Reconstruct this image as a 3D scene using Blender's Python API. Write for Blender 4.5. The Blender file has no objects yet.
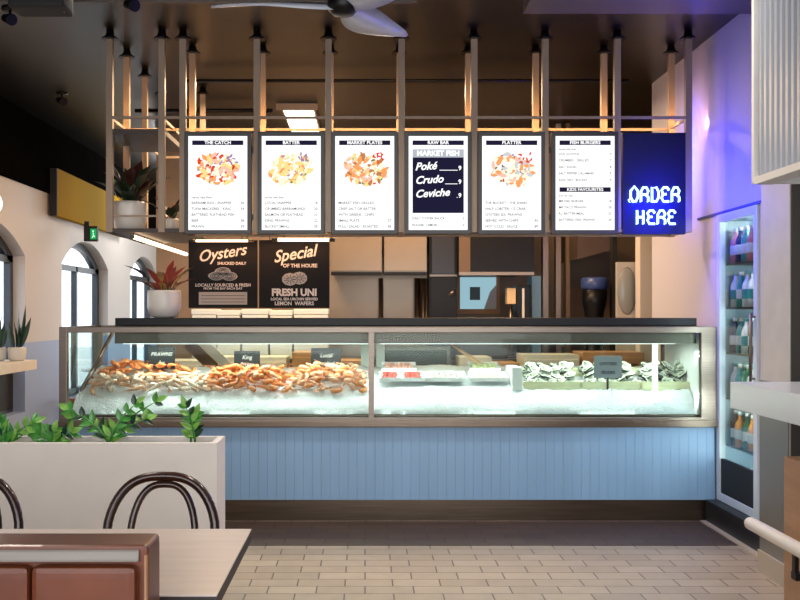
import bpy, bmesh, math, random
from mathutils import Vector, Matrix
random.seed(7)
S = bpy.context.scene
COL = S.collection
PI = math.pi
H = 1.35                      # eye height
def P(px, py, Y):             # a point of the photo at distance Y
    return Vector(((px-365)/1000*Y, Y, H+(313-py)/1000*Y))
def PX(px, Y): return (px-365)/1000*Y
def PZ(py, Y): return H+(313-py)/1000*Y

# ------------------------------------------------------------------ materials
def lin(h):
    if isinstance(h, str):
        h = h.lstrip('#'); c = [int(h[i:i+2], 16)/255 for i in (0, 2, 4)]
    else: c = h
    return tuple((v/12.92 if v <= .04045 else ((v+.055)/1.055)**2.4) for v in c) + (1,)
MATS = {}
def mat(name, col, rough=.5, metal=0, var=.0, nscale=8, bump=0, bscale=60, emit=None, estr=0, coat=0, stretch=None, spec=.5):
    if name in MATS: return MATS[name]
    m = bpy.data.materials.new(name); m.use_nodes = True
    nt = m.node_tree; b = nt.nodes['Principled BSDF']
    c = lin(col)
    b.inputs['Base Color'].default_value = c
    b.inputs['Roughness'].default_value = rough
    b.inputs['Metallic'].default_value = metal
    b.inputs['Coat Weight'].default_value = coat; b.inputs['Specular IOR Level'].default_value = spec
    if emit:
        b.inputs['Emission Color'].default_value = lin(emit); b.inputs['Emission Strength'].default_value = estr
    tc = nt.nodes.new('ShaderNodeTexCoord'); src = tc.outputs['Object']
    if stretch:
        mp = nt.nodes.new('ShaderNodeMapping'); mp.inputs['Scale'].default_value = stretch
        nt.links.new(src, mp.inputs['Vector']); src = mp.outputs['Vector']
    if var:
        n = nt.nodes.new('ShaderNodeTexNoise'); n.inputs['Scale'].default_value = nscale; n.inputs['Detail'].default_value = 5
        nt.links.new(src, n.inputs['Vector'])
        r = nt.nodes.new('ShaderNodeValToRGB')
        r.color_ramp.elements[0].position = .3; r.color_ramp.elements[1].position = .7
        r.color_ramp.elements[0].color = tuple(max(0, v*(1-var)) for v in c[:3])+(1,)
        r.color_ramp.elements[1].color = tuple(min(1, v*(1+var)) for v in c[:3])+(1,)
        nt.links.new(n.outputs['Fac'], r.inputs['Fac']); nt.links.new(r.outputs['Color'], b.inputs['Base Color'])
    if bump:
        n2 = nt.nodes.new('ShaderNodeTexNoise'); n2.inputs['Scale'].default_value = bscale; n2.inputs['Detail'].default_value = 3
        nt.links.new(src, n2.inputs['Vector'])
        bp = nt.nodes.new('ShaderNodeBump'); bp.inputs['Strength'].default_value = bump; bp.inputs['Distance'].default_value = .01
        nt.links.new(n2.outputs['Fac'], bp.inputs['Height']); nt.links.new(bp.outputs['Normal'], b.inputs['Normal'])
    MATS[name] = m
    return m
def emission(name, col, s=1.0):
    if name in MATS: return MATS[name]
    m = bpy.data.materials.new(name); m.use_nodes = True; nt = m.node_tree; nt.nodes.clear()
    o = nt.nodes.new('ShaderNodeOutputMaterial'); e = nt.nodes.new('ShaderNodeEmission')
    e.inputs['Color'].default_value = lin(col); e.inputs['Strength'].default_value = s
    nt.links.new(e.outputs[0], o.inputs[0]); MATS[name] = m; return m
def glass(name, tint='#f4faf8', refl=.06):
    if name in MATS: return MATS[name]
    m = bpy.data.materials.new(name); m.use_nodes = True; nt = m.node_tree; nt.nodes.clear()
    o = nt.nodes.new('ShaderNodeOutputMaterial'); t = nt.nodes.new('ShaderNodeBsdfTransparent'); g = nt.nodes.new('ShaderNodeBsdfGlossy')
    t.inputs['Color'].default_value = lin(tint); g.inputs['Roughness'].default_value = .02
    lw = nt.nodes.new('ShaderNodeFresnel'); lw.inputs['IOR'].default_value = 1.25
    ad = nt.nodes.new('ShaderNodeMath'); ad.operation = 'MULTIPLY'; ad.inputs[1].default_value = refl*16
    mx = nt.nodes.new('ShaderNodeMixShader')
    nt.links.new(lw.outputs[0], ad.inputs[0]); nt.links.new(ad.outputs[0], mx.inputs[0])
    nt.links.new(t.outputs[0], mx.inputs[1]); nt.links.new(g.outputs[0], mx.inputs[2]); nt.links.new(mx.outputs[0], o.inputs[0])
    MATS[name] = m; return m
def tile_mat(name, c1, c2, grout, rough, w=.237, h=.13, ms=.004):
    m = bpy.data.materials.new(name); m.use_nodes = True; nt = m.node_tree; b = nt.nodes['Principled BSDF']
    tc = nt.nodes.new('ShaderNodeTexCoord')
    br = nt.nodes.new('ShaderNodeTexBrick')
    br.inputs['Scale'].default_value = 1; br.inputs['Brick Width'].default_value = w; br.inputs['Row Height'].default_value = h
    br.inputs['Mortar Size'].default_value = ms; br.inputs['Mortar Smooth'].default_value = .2; br.offset = .42
    br.inputs['Color1'].default_value = lin(c1); br.inputs['Color2'].default_value = lin(c2); br.inputs['Mortar'].default_value = lin(grout)
    nt.links.new(tc.outputs['Object'], br.inputs['Vector'])
    n = nt.nodes.new('ShaderNodeTexNoise'); n.inputs['Scale'].default_value = 9; n.inputs['Detail'].default_value = 6
    nt.links.new(tc.outputs['Object'], n.inputs['Vector'])
    r = nt.nodes.new('ShaderNodeValToRGB'); r.color_ramp.elements[0].color = (.78, .78, .78, 1); r.color_ramp.elements[1].color = (1.1, 1.1, 1.1, 1)
    nt.links.new(n.outputs['Fac'], r.inputs['Fac'])
    mu = nt.nodes.new('ShaderNodeMix'); mu.data_type = 'RGBA'; mu.blend_type = 'MULTIPLY'; mu.inputs['Factor'].default_value = 1
    nt.links.new(br.outputs['Color'], mu.inputs[6]); nt.links.new(r.outputs['Color'], mu.inputs[7])
    nt.links.new(mu.outputs[2], b.inputs['Base Color']); b.inputs['Roughness'].default_value = rough
    bp = nt.nodes.new('ShaderNodeBump'); bp.inputs['Strength'].default_value = .5; bp.inputs['Distance'].default_value = .004; bp.invert = True
    nt.links.new(br.outputs['Fac'], bp.inputs['Height']); nt.links.new(bp.outputs['Normal'], b.inputs['Normal'])
    MATS[name] = m; return m
def zpaint(name, low, high, zsplit):            # a wall painted in two colours, split at a fixed height
    m = bpy.data.materials.new(name); m.use_nodes = True; nt = m.node_tree; b = nt.nodes['Principled BSDF']
    tc = nt.nodes.new('ShaderNodeTexCoord'); sp = nt.nodes.new('ShaderNodeSeparateXYZ'); nt.links.new(tc.outputs['Object'], sp.inputs[0])
    g = nt.nodes.new('ShaderNodeMath'); g.operation = 'GREATER_THAN'; g.inputs[1].default_value = zsplit; nt.links.new(sp.outputs['Z'], g.inputs[0])
    mx = nt.nodes.new('ShaderNodeMix'); mx.data_type = 'RGBA'; nt.links.new(g.outputs[0], mx.inputs['Factor'])
    mx.inputs[6].default_value = lin(low); mx.inputs[7].default_value = lin(high); nt.links.new(mx.outputs[2], b.inputs['Base Color'])
    b.inputs['Roughness'].default_value = .6; return m

STEEL = mat('brushed_steel', '#82776c', .36, 1, var=.12, nscale=6, stretch=(1, 1, 30))
STEELH = mat('brushed_steel_long_grain', '#786b5f', .32, 1, var=.15, nscale=5, stretch=(1, 30, 30))
WARMSTEEL = mat('satin_kitchen_steel', '#9a8b7b', .4, .8, var=.08, nscale=2)
DKSTEEL = mat('dark_steel', '#4a443f', .4, .7)
POSTM = mat('taupe_post_paint', '#94806c', .5, .1, var=.05)
BLACK = mat('black_satin', '#0b0a0a', .4, var=.2, spec=.3)
BLACKM = mat('matt_black', '#191817', .7)
BEZEL = mat('bezel_grey', '#3b3836', .4)
WHITE = mat('white_paint', '#dcd9d4', .5)
GLASS = glass('clear_glass', refl=.045)
GLASSC = glass('anti_glare_glass', refl=.02)
# ------------------------------------------------------------------ geometry helpers
class MB:
    def __init__(s): s.bm = bmesh.new()
    def _add(s, t, mi):
        for f in t.faces: f.material_index = mi
        me = bpy.data.meshes.new('t'); t.to_mesh(me); t.free(); s.bm.from_mesh(me); bpy.data.meshes.remove(me); return s
    def box(s, x0, x1, y0, y1, z0, z1, bev=0, mi=0, rot=None, seg=2):
        t = bmesh.new(); bmesh.ops.create_cube(t, size=1)
        for v in t.verts: v.co = Vector((v.co.x*(x1-x0), v.co.y*(y1-y0), v.co.z*(z1-z0)))
        if bev: bmesh.ops.bevel(t, geom=t.edges[:], offset=bev, segments=seg, affect='EDGES', profile=.7)
        M = Matrix.Translation(((x0+x1)/2, (y0+y1)/2, (z0+z1)/2))
        if rot is not None: M = M @ rot
        t.transform(M); return s._add(t, mi)
    def sweep(s, pts, r, n=8, closed=False, mi=0, cap=True, flat=1):
        pts = [Vector(p) for p in pts]; N = len(pts)
        rs = r if isinstance(r, (list, tuple)) else [r]*N
        t = bmesh.new(); rings = []; prev = None
        for i, p in enumerate(pts):
            a = pts[i-1] if (i or closed) else p; c = pts[(i+1) % N] if (i < N-1 or closed) else p
            d = (c-a).normalized()
            if prev is None:
                u = d.cross(Vector((0, 0, 1)))
                if u.length < 1e-3: u = d.cross(Vector((0, 1, 0)))
            else: u = prev-d*prev.dot(d)
            u.normalize(); w = d.cross(u).normalized(); prev = u
            rings.append([t.verts.new(p+(u*math.cos(2*PI*k/n)+w*math.sin(2*PI*k/n)*flat)*rs[i]) for k in range(n)])
        for i in range(N if closed else N-1):
            A, B = rings[i], rings[(i+1) % N]
            for k in range(n):
                try: t.faces.new((A[k], A[(k+1) % n], B[(k+1) % n], B[k]))
                except ValueError: pass
        if cap and not closed:
            t.faces.new(rings[0][::-1]); t.faces.new(rings[-1])
        bmesh.ops.recalc_face_normals(t, faces=t.faces[:])
        for f in t.faces: f.smooth = len(f.verts) == 4
        return s._add(t, mi)
    def cyl(s, a, b, r, n=12, mi=0): return s.sweep([a, b], r, n, mi=mi)
    def lathe(s, prof, c=(0, 0, 0), n=28, mi=0, sx=1, sy=1):
        t = bmesh.new(); rings = []
        for (r, z) in prof: rings.append([t.verts.new((c[0]+r*sx*math.cos(2*PI*k/n), c[1]+r*sy*math.sin(2*PI*k/n), c[2]+z)) for k in range(n)])
        for A, B in zip(rings, rings[1:]):
            for k in range(n): t.faces.new((A[k], A[(k+1) % n], B[(k+1) % n], B[k]))
        if prof[0][0] > 1e-5: t.faces.new(rings[0][::-1])
        if prof[-1][0] > 1e-5: t.faces.new(rings[-1])
        bmesh.ops.remove_doubles(t, verts=t.verts[:], dist=1e-5)
        bmesh.ops.recalc_face_normals(t, faces=t.faces[:])
        for f in t.faces: f.smooth = len(f.verts) <= 4
        return s._add(t, mi)
    def ball(s, c, r, mi=0, sc=(1, 1, 1), sub=2, rot=None):
        t = bmesh.new(); bmesh.ops.create_icosphere(t, subdivisions=sub, radius=r)
        M = Matrix.Translation(c)
        if rot is not None: M = M @ rot
        t.transform(M @ Matrix.Diagonal((*sc, 1)))
        for f in t.faces: f.smooth = True
        return s._add(t, mi)
    def prism(s, poly, ax, d0, d1, mi=0):      # polygon in the plane across axis ax, extruded from d0 to d1
        t = bmesh.new()
        def mk(p, d): return {'x': (d, p[0], p[1]), 'y': (p[0], d, p[1]), 'z': (p[0], p[1], d)}[ax]
        A = [t.verts.new(mk(p, d0)) for p in poly]; B = [t.verts.new(mk(p, d1)) for p in poly]
        t.faces.new(A); t.faces.new(B[::-1])
        for i in range(len(poly)):
            j = (i+1) % len(poly); t.faces.new((A[i], A[j], B[j], B[i]))
        bmesh.ops.recalc_face_normals(t, faces=t.faces[:]); return s._add(t, mi)
    def leaf(s, base, d, up, L, W, mi=0, bend=.25, n=6):
        d = Vector(d).normalized(); up = Vector(up); side = d.cross(up)
        if side.length < 1e-3: side = d.cross(Vector((1, 0, 0)))
        side.normalize(); nrm = side.cross(d).normalized()
        t = bmesh.new(); rows = []
        for i in range(n+1):
            u = i/n; w = W*math.sin(PI*min(1, u**.8))*.5+W*.01
            c = Vector(base)+d*L*u-nrm*bend*L*u*u
            rows.append([t.verts.new(c+side*w+nrm*w*.35), t.verts.new(c), t.verts.new(c-side*w+nrm*w*.35)])
        for A, B in zip(rows, rows[1:]):
            for k in (0, 1):
                f = t.faces.new((A[k], A[k+1], B[k+1], B[k])); f.smooth = True
        return s._add(t, mi)
    def build(s, name, mats, parent=None, loc=None):
        me = bpy.data.meshes.new(name); s.bm.to_mesh(me); s.bm.free()
        for m in (mats if isinstance(mats, (list, tuple)) else [mats]): me.materials.append(m)
        o = bpy.data.objects.new(name, me); COL.objects.link(o)
        if parent is not None: o.parent = parent; 
        if loc is not None: o.location = loc
        return o
def B(*a, **k): return MB().box(*a, **k)
def tag(o, label, cat, group=None, kind=None):
    o['label'] = label; o['category'] = cat
    if group: o['group'] = group
    if kind: o['kind'] = kind
    return o
def thing(name, label, cat, loc=(0, 0, 0), rz=0, group=None):
    o = bpy.data.objects.new(name, None); o.empty_display_size = .1; COL.objects.link(o)
    o.location = loc; o.rotation_euler = (0, 0, rz); return tag(o, label, cat, group)
def struct(o, label, cat): return tag(o, label, cat, kind='structure')
def kids(o): return [c for c in bpy.data.objects if c.parent == o]
def dup(o, parent=None, label=None, group=None, loc=None, rot=None):
    c = o.copy(); COL.objects.link(c)
    if parent is not None: c.parent = parent
    if label: c['label'] = label
    if group: c['group'] = group
    if loc is not None: c.location = loc
    if rot is not None: c.rotation_euler = rot
    for ch in kids(o): dup(ch, c)
    return c
_tmpc = 0
def text_bm(body, size, x, y, z, align='CENTER', shear=0, off=0, ext=.0008, rotz=0, sx=1):
    """lettering facing the street side (-Y), returned as a mesh to merge"""
    cu = bpy.data.curves.new('tx', 'FONT'); cu.body = body; cu.size = size; cu.align_x = align; cu.align_y = 'CENTER'
    cu.shear = shear; cu.offset = off; cu.extrude = ext; cu.resolution_u = 3
    ob = bpy.data.objects.new('tx', cu); COL.objects.link(ob)
    bpy.context.view_layer.update()
    me = bpy.data.meshes.new_from_object(ob.evaluated_get(bpy.context.evaluated_depsgraph_get()))
    bpy.data.objects.remove(ob); bpy.data.curves.remove(cu)
    me.transform(Matrix.Translation((x, y, z)) @ Matrix.Rotation(PI/2, 4, 'X') @ Matrix.Rotation(rotz, 4, 'Z') @ Matrix.Diagonal((sx, 1, 1, 1)))
    return me
def add_text(mb, body, size, x, y, z, mi=0, **k):
    me = text_bm(body, size, x, y, z, **k)
    for p in me.polygons: p.material_index = mi
    mb.bm.from_mesh(me); bpy.data.meshes.remove(me); return mb
def area(name, loc, rot, sx, sy, col, watts, spread=PI):
    l = bpy.data.lights.new(name, 'AREA'); l.shape = 'RECTANGLE'; l.size = sx; l.size_y = sy; l.color = lin(col)[:3]; l.energy = watts; l.spread = spread
    o = bpy.data.objects.new(name, l); o.location = loc; o.rotation_euler = rot; COL.objects.link(o); return o
def point(name, loc, col, watts, r=.05):
    l = bpy.data.lights.new(name, 'POINT'); l.color = lin(col)[:3]; l.energy = watts; l.shadow_soft_size = r
    o = bpy.data.objects.new(name, l); o.location = loc; COL.objects.link(o); return o

# ================================================================== THE ROOM
CZ = 3.18
floor = struct(B(-3.3, 3.6, -2, 15.4, -.1, 0).build('floor', tile_mat('beige_quarry_tile', '#a99b86', '#998a75', '#574b40', .38)), 'beige brick-laid tile floor of the shop', 'floor')
struct(B(-2.0, 2.2, 5.80, 6.47, 0, .003).build('floor_shade_band', tile_mat('shaded_brown_tile', '#4d3a2c', '#443226', '#2f231a', .6)), 'tile band darkened by painted shade along the foot of the counter', 'floor band')  # floor shadow at the counter foot, put in as darker tile colour
ceil_m = mat('dark_ceiling', '#120f0d', .33, var=.25, nscale=2.5, bump=.05, bscale=4)
struct(B(-3.3, 3.6, -2, 15.4, CZ, CZ+.1).build('ceiling', ceil_m), 'dark brown painted ceiling', 'ceiling')
# left wall with segmental-arch windows
WX = -3.1; WT = .2
wins = [(7.29, 9.12), (10.23, 12.06), (13.2, 14.9)]
SILL, SPR, RISE = .45, 1.87, .27
def arch_z(y, a, b):
    hw = (b-a)/2; R = (hw*hw+RISE*RISE)/(2*RISE); c = (a+b)/2
    return SPR-(R-RISE)+math.sqrt(max(0, R*R-(y-c)**2))
wm = MB(); y = -2
for a, b in wins:
    wm.box(WX-WT, WX, y, a, 0, CZ); wm.box(WX-WT, WX, a, b, 0, SILL)
    n = 18
    for i in range(n):
        u0 = a+(b-a)*i/n; u1 = a+(b-a)*(i+1)/n
        wm.prism([(u0, arch_z(u0, a, b)), (u1, arch_z(u1, a, b)), (u1, CZ), (u0, CZ)], 'x', WX-WT, WX)
    y = b
wm.box(WX-WT, WX, y, 15.4, 0, CZ)
struct(wm.build('wall_left', zpaint('cream_over_blue_paint', '#8c9cbe', '#c0b6ad', 1.08)), 'cream left wall with blue lower part and arched windows', 'wall')
DKF = mat('dark_window_frame', '#2b3138', .4)
OUTG = glass('window_glass', '#f4f9ff', .015)
for i, (a, b) in enumerate(wins):
    f = MB(); X0, X1 = WX-.17, WX-.11
    n = 18; w = .07
    pts = [(a, SILL), (a, SPR)]+[(a+(b-a)*k/n, arch_z(a+(b-a)*k/n, a, b)) for k in range(1, n)]+[(b, SPR), (b, SILL)]
    cy, cz = (a+b)/2, 1.3
    inn = [(cy+(p[0]-cy)*(1-2*w/(b-a)), min(p[1]-w, p[1]) if p[1] > SILL+.01 else SILL+w) for p in pts]
    N = len(pts)
    for k in range(N):
        j = (k+1) % N
        f.prism([pts[k], pts[j], inn[j], inn[k]], 'x', X0, X1)
    f.box(X0, X1, a, b, SPR-.06, SPR)                                   # transom
    f.box(X0, X1, cy-.03, cy+.03, SILL, SPR)
    wo = struct(f.build('window_%d' % (i+1), DKF), ['arched window nearest on the left wall, behind the plant ledge', 'middle arched window of the left wall, with white street banner outside', 'farthest arched window of the left wall'][i], 'window')
    wo['kind'] = 'structure'
    B(X0+.025, X0+.035, a+.02, b-.02, SILL+.02, SPR+.1).build('pane', OUTG, wo)
    if i == 0: B(X0-.01, X1+.01, a+.03, b-.03, SILL+.03, .93).build('lower_panel', BLACKM, wo)
struct(B(WX, WX+.03, 2, 15.2, 2.52, CZ).build('trim_2', mat('black_band_paint', '#0d0c0b', .8, var=.2, spec=0)), 'black painted band along the top of the left wall', 'wall band')
struct(B(-3.3, -2.13, 15.2, 15.4, 0, CZ).build('wall_end', mat('far_wall_paint', '#cfc6ba', .6)), 'pale end wall of the side passage', 'wall')
struct(MB().box(-2.13, 3.6, 10.2, 10.35, 0, CZ).build('wall_back', mat('brown_kitchen_wall', '#8a745f', .45, var=.12, nscale=3)), 'brown rear wall of the kitchen', 'wall')
struct(B(3.5, 3.6, -2, 10.2, 0, CZ).build('wall_outer', BLACKM), 'black side wall beyond the partition', 'wall')
# right partition wall with the recess for the drinks fridge
RX = 2.29
LAV = mat('pale_wall_paint', '#c3c0cc', .6)
rw = MB().box(RX, RX+.14, 6.5, 7.98, 0, CZ).box(RX, RX+.14, 5.80, 6.5, 2.0, CZ).box(RX, RX+.14, 5.25, 5.80, 0, CZ)
struct(rw.build('wall_right', LAV), 'pale right wall lit blue beside the neon sign', 'wall')
struct(MB().box(RX-.012, RX, 5.3, 6.86, 1.985, 2.0).build('trim_3', mat('dark_ledge_line', '#35406e', .5)), 'thin dark line along the wall above the drinks fridge', 'trim')  # dark strip for the ledge line above the fridge
struct(MB().box(2.2, 2.288, 5.26, 6.46, .0, .145).build('baseboard_right', mat('black_skirting', '#17181b', .4)), 'black plinth under the drinks fridge', 'skirting')
struct(MB().box(2.165, 2.2, 5.26, 6.46, 0, .012).build('trim_4', mat('pale_cove_tile', '#b9ac98', .4)), 'pale tile edging along the fridge plinth', 'trim')
pl = struct(MB().box(2.08, 2.9, 4.9, 5.25, 0, CZ).build('pillar', mat('pillar_plaster', '#cbc6c0', .6, var=.05)), 'pale square pillar right of the drinks fridge', 'pillar')
B(2.085, 2.9, 4.885, 4.9, 0, CZ).build('front_dark_sheet', mat('charcoal_with_shade', '#3d3935', .6), pl)  # near face's dark grey, with its shadow put into the colour
B(2.06, 2.08, 4.9, 5.25, 0, .11).build('plinth', mat('plinth_tile', '#a69c8e', .5), pl)
fw = MB().box(-3.3, 3.6, -2.15, -2.0, 0, .7).box(-3.3, 3.6, -2.15, -2.0, 2.5, CZ).box(-3.3, -2.4, -2.15, -2.0, .7, 2.5).box(2.4, 3.6, -2.15, -2.0, .7, 2.5).box(-.06, .06, -2.15, -2.0, .7, 2.5)
struct(fw.build('wall_front', mat('front_wall_paint', '#8a7a6c', .6)), 'shop front wall with wide window opening', 'wall')
B(2.072, 2.0799, 4.9, 5.25, .11, 1.0).build('lower_sheet', mat('grey_sheet', '#87847d', .4, .5), pl)  # thin grey sheet over the lower part of the pillar
# outside
struct(B(-14, -3.32, 0, 40, -.12, -.02).build('ground', mat('pavement', '#c9c6c2', .8, var=.08)), 'pale pavement outside the arched windows', 'pavement')
bn = thing('street_banner', 'white banner with red lines standing outside the middle arched window', 'banner', (-3.62, 10.72, -.02))
B(-.22, .22, -.01, .01, .25, 1.62).build('cloth', WHITE, bn)
t = MB()
for k, (z, w) in enumerate(((1.55, .3), (1.48, .24), (1.39, .32), (1.34, .26))): t.box(-w/2, w/2, -.014, -.0105, z-.012, z+.012)
t.build('red_stripes', mat('banner_red', '#d23a4a', .5), bn)
MB().cyl((-.22, .015, 0), (-.22, .015, 1.66), .012).cyl((.22, .015, 0), (.22, .015, 1.66), .012).box(-.25, .25, -.15, .15, 0, .02).build('stand', DKSTEEL, bn)

# ================================================================== COUNTER
CY = 6.49
BLUE = mat('blue_boards', '#8ab0d4', .42, var=.06, nscale=2, stretch=(3, 1, .3))
ct = thing('serving_counter', 'long counter clad in blue vertical boards under the seafood display', 'counter', (0, CY, 0))
B(-1.97, 2.275, .03, .9, .02, .61).build('carcass', DKSTEEL, ct)
m = MB(); n = 73; w = (2.275+1.97)/n
for i in range(n): m.box(-1.97+i*w+.0003, -1.97+(i+1)*w-.0003, 0, .03, .137, .612, bev=.0009, seg=1)
m.build('board_front', BLUE, ct)
B(-1.97, 2.275, .008, .03, .0, .135).build('kick_plate', mat('kick_steel', '#6a5d51', .3, .95, var=.15, nscale=3, stretch=(1, 20, 20)), ct)
m = B(-1.985, 2.28, -.04, .95, .612, .655, bev=.006)
m.build('ledge', STEELH, ct)
m = B(-1.97, 2.27, .05, .07, .6551, .675); m.build('seal_strip', BLACKM, ct)

# glass display case
cs = thing('display_case', 'glass and steel seafood display case standing on the blue counter', 'display case', (0, CY, .655))
def Z(z): return z-.655
f = MB()
f.box(-1.98, -1.93, -.021, .03, 0, Z(1.2605), .004)                      # left front post
f.box(2.175, 2.2755, -.021, .03, 0, Z(1.2605), .004)                       # right front post
f.box(PX(368.5, CY), PX(374, CY), -.023, .02, 0.001, Z(1.225))             # middle post
f.box(-1.98, 2.275, -.02, .04, Z(1.222), Z(1.26), .004)               # top front rail
f.box(-1.98, -1.93, .82, .87, 0, Z(1.26)); f.box(2.175, 2.275, .82, .87, 0, Z(1.26))
f.box(-1.98, 2.275, .82, .87, Z(1.222), Z(1.26))
f.box(-1.98, -1.94, .04, .82, Z(1.23), Z(1.26)); f.box(2.235, 2.275, .04, .82, Z(1.23), Z(1.26))
f.box(-1.98, 2.275, -.02, .02, 0, .018)
f.box(-1.98, 2.275, .83, .87, 0, .03)
f.build('frame', STEEL, cs)
B(-1.64, 2.17, .06, .80, Z(1.15), Z(1.262)).build('canopy', mat('canopy_steel', '#5f574c', .38, .7), cs)
f = MB().box(-1.925, PX(368, CY), -.006, 0, .02, Z(1.22)).box(PX(374.5, CY), 2.175, -.006, 0, .02, Z(1.22)); f.build('front_glass', GLASS, cs)
B(-1.96, -1.952, .04, .82, .02, Z(1.225)).build('end_glass', GLASSC, cs)
B(2.19, 2.22, .04, .82, .02, Z(1.225)).build('end_panel', mat('white_liner', '#e6e9e6', .4), cs)
f = MB().box(-1.92, .05, .845, .85, .03, Z(1.22)).box(.05, 2.18, .855, .86, .03, Z(1.22)); f.build('rear_glass', GLASS, cs)
for px in (365, 380.5): B(PX(px, 7.3)-.03, PX(px, 7.3)+.03, .8, .83, .1, Z(1.15)).build('rear_post', mat('pale_green_post', '#bfc9bd', .4), cs)
B(-1.93, 2.19, .05, .82, .02, .03).build('pan', STEELH, cs)
p0 = P(112, 334, 7.25)-Vector((0, CY, .655)); p1 = P(80, 393, 6.72)-Vector((0, CY, .655))
MB().cyl(p0, p1, .014).build('strut', STEEL, cs)
MB().cyl((PX(655, 6.62), .13, .035), (PX(655, 6.62), .13, Z(1.15)), .018).build('light_tube', emission('case_tube', '#f4fff4', 2.6), cs)
f = MB()
for (a, b) in ((-1.6, .03), (.1, 2.05)): f.box(a, b, .12, .15, Z(1.145), Z(1.151))
f.build('light_strip', emission('case_led', '#f6fff8', 2.0), cs)
slab = tag(B(PX(115, 6.6), 2.19, 6.6, 6.95, 1.264, 1.317, .006).build('counter_shelf', BLACK), 'long black shelf slab lying along the top of the display case', 'shelf')

# ice
def ice_z(x, yy):
    d = yy-(CY+.06)
    z = .69+.16*min(1, d/.22)**.7+.11*max(0, (d-.22)/.5)
    return z
ICE = mat('crushed_ice', '#eef4f6', .45, var=.06, nscale=30, bump=.8, bscale=70)
bm = bmesh.new(); nx, ny = 200, 40; g = []
for j in range(ny+1):
    row = []
    for i in range(nx+1):
        x = -1.92+(2.18+1.92)*i/nx; yy = CY+.06+(.74)*j/ny
        z = ice_z(x, yy)+random.uniform(-.006, .006)+.01*math.sin(x*9)*math.sin(yy*11+x)
        row.append(bm.verts.new((x, yy, z)))
    g.append(row)
lo = [[bm.verts.new((v.co.x, v.co.y, .688)) for v in r] for r in (g[0], g[-1])]
for j in range(ny):
    for i in range(nx): bm.faces.new((g[j][i], g[j][i+1], g[j+1][i+1], g[j+1][i])).smooth = True
for i in range(nx):
    bm.faces.new((g[-1][i], g[-1][i+1], lo[1][i+1], lo[1][i])); bm.faces.new((g[0][i+1], g[0][i], lo[0][i], lo[0][i+1]))
me = bpy.data.meshes.new('ice_bed'); bm.to_mesh(me); bm.free(); me.materials.append(ICE)
ice = bpy.data.objects.new('ice_bed', me); COL.objects.link(ice)
tag(ice, 'bed of crushed white ice filling the display case', 'ice', kind='stuff')

# prawns -----------------------------------------------------------------
def prawn(straight=False):
    m = MB(); n = 9; pts = []; rs = []
    for i in range(n):
        u = i/(n-1)
        if straight: pts.append(Vector((-.055+.11*u, .014*math.sin(u*PI), 0)))
        else:
            a = -.3+u*3.5; R = .033*(1-.25*u); pts.append(Vector((R*math.cos(a), R*math.sin(a), 0)))
        rs.append([.006, .0125, .0138, .013, .012, .0105, .009, .007, .005][i])
    m.sweep(pts, rs, 7, mi=0)
    for k in (3, 4, 5, 6):                                            # shell bands
        d = (pts[k+1]-pts[k-1]).normalized()
        m.sweep([pts[k]-d*.0012, pts[k]+d*.0012], rs[k]*1.07, 7, mi=1)
    d = (pts[-1]-pts[-2]).normalized()
    for s in (-.5, 0, .5):
        dd = Matrix.Rotation(s, 3, 'Z') @ d
        m.leaf(pts[-1], dd, (0, 0, 1), .024, .012, mi=1, n=3)
    h = (pts[0]-pts[1]).normalized()
    m.sweep([pts[0], pts[0]+h*.02+Vector((0, 0, .003))], [.003, .0006], 5, mi=1)
    for s in (-1, 1):
        m.ball(pts[0]+Vector((0, 0, s*.007)), .0026, mi=2, sub=1)
        m.sweep([pts[0], pts[0]+h*.03+Vector((0, 0, s*.006)), pts[0]+h*.055+Matrix.Rotation(1.2, 3, 'Z') @ h*.03], .0008, 4, mi=1)
    c = sum(pts, Vector())/n
    for k in range(2, 7):                                             # legs on the inside of the curl
        q = (c-pts[k]).normalized() if not straight else Vector((0, -1, 0))
        m.sweep([pts[k], pts[k]+q*.012+Vector((0, 0, .004)), pts[k]+q*.02-Vector((0, 0, .004))], [.0016, .0012, .0006], 4, mi=1)
    return m
pm = [(mat('prawn_orange', '#ea9558', .35, var=.35, nscale=50), mat('prawn_orange_band', '#d9713a', .4)),
      (mat('prawn_salmon', '#f3bd98', .35, var=.3, nscale=50), mat('prawn_salmon_band', '#e29262', .4)),
      (mat('prawn_pale', '#efd6bd', .35, var=.3, nscale=40), mat('prawn_pale_band', '#d39c7c', .4))]
EYE = mat('prawn_eye', '#120c0a', .3)
protos = []
def make_proto(straight, k):
    o = prawn(straight).build('prawn', [pm[k][0], pm[k][1], EYE]); return o
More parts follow.
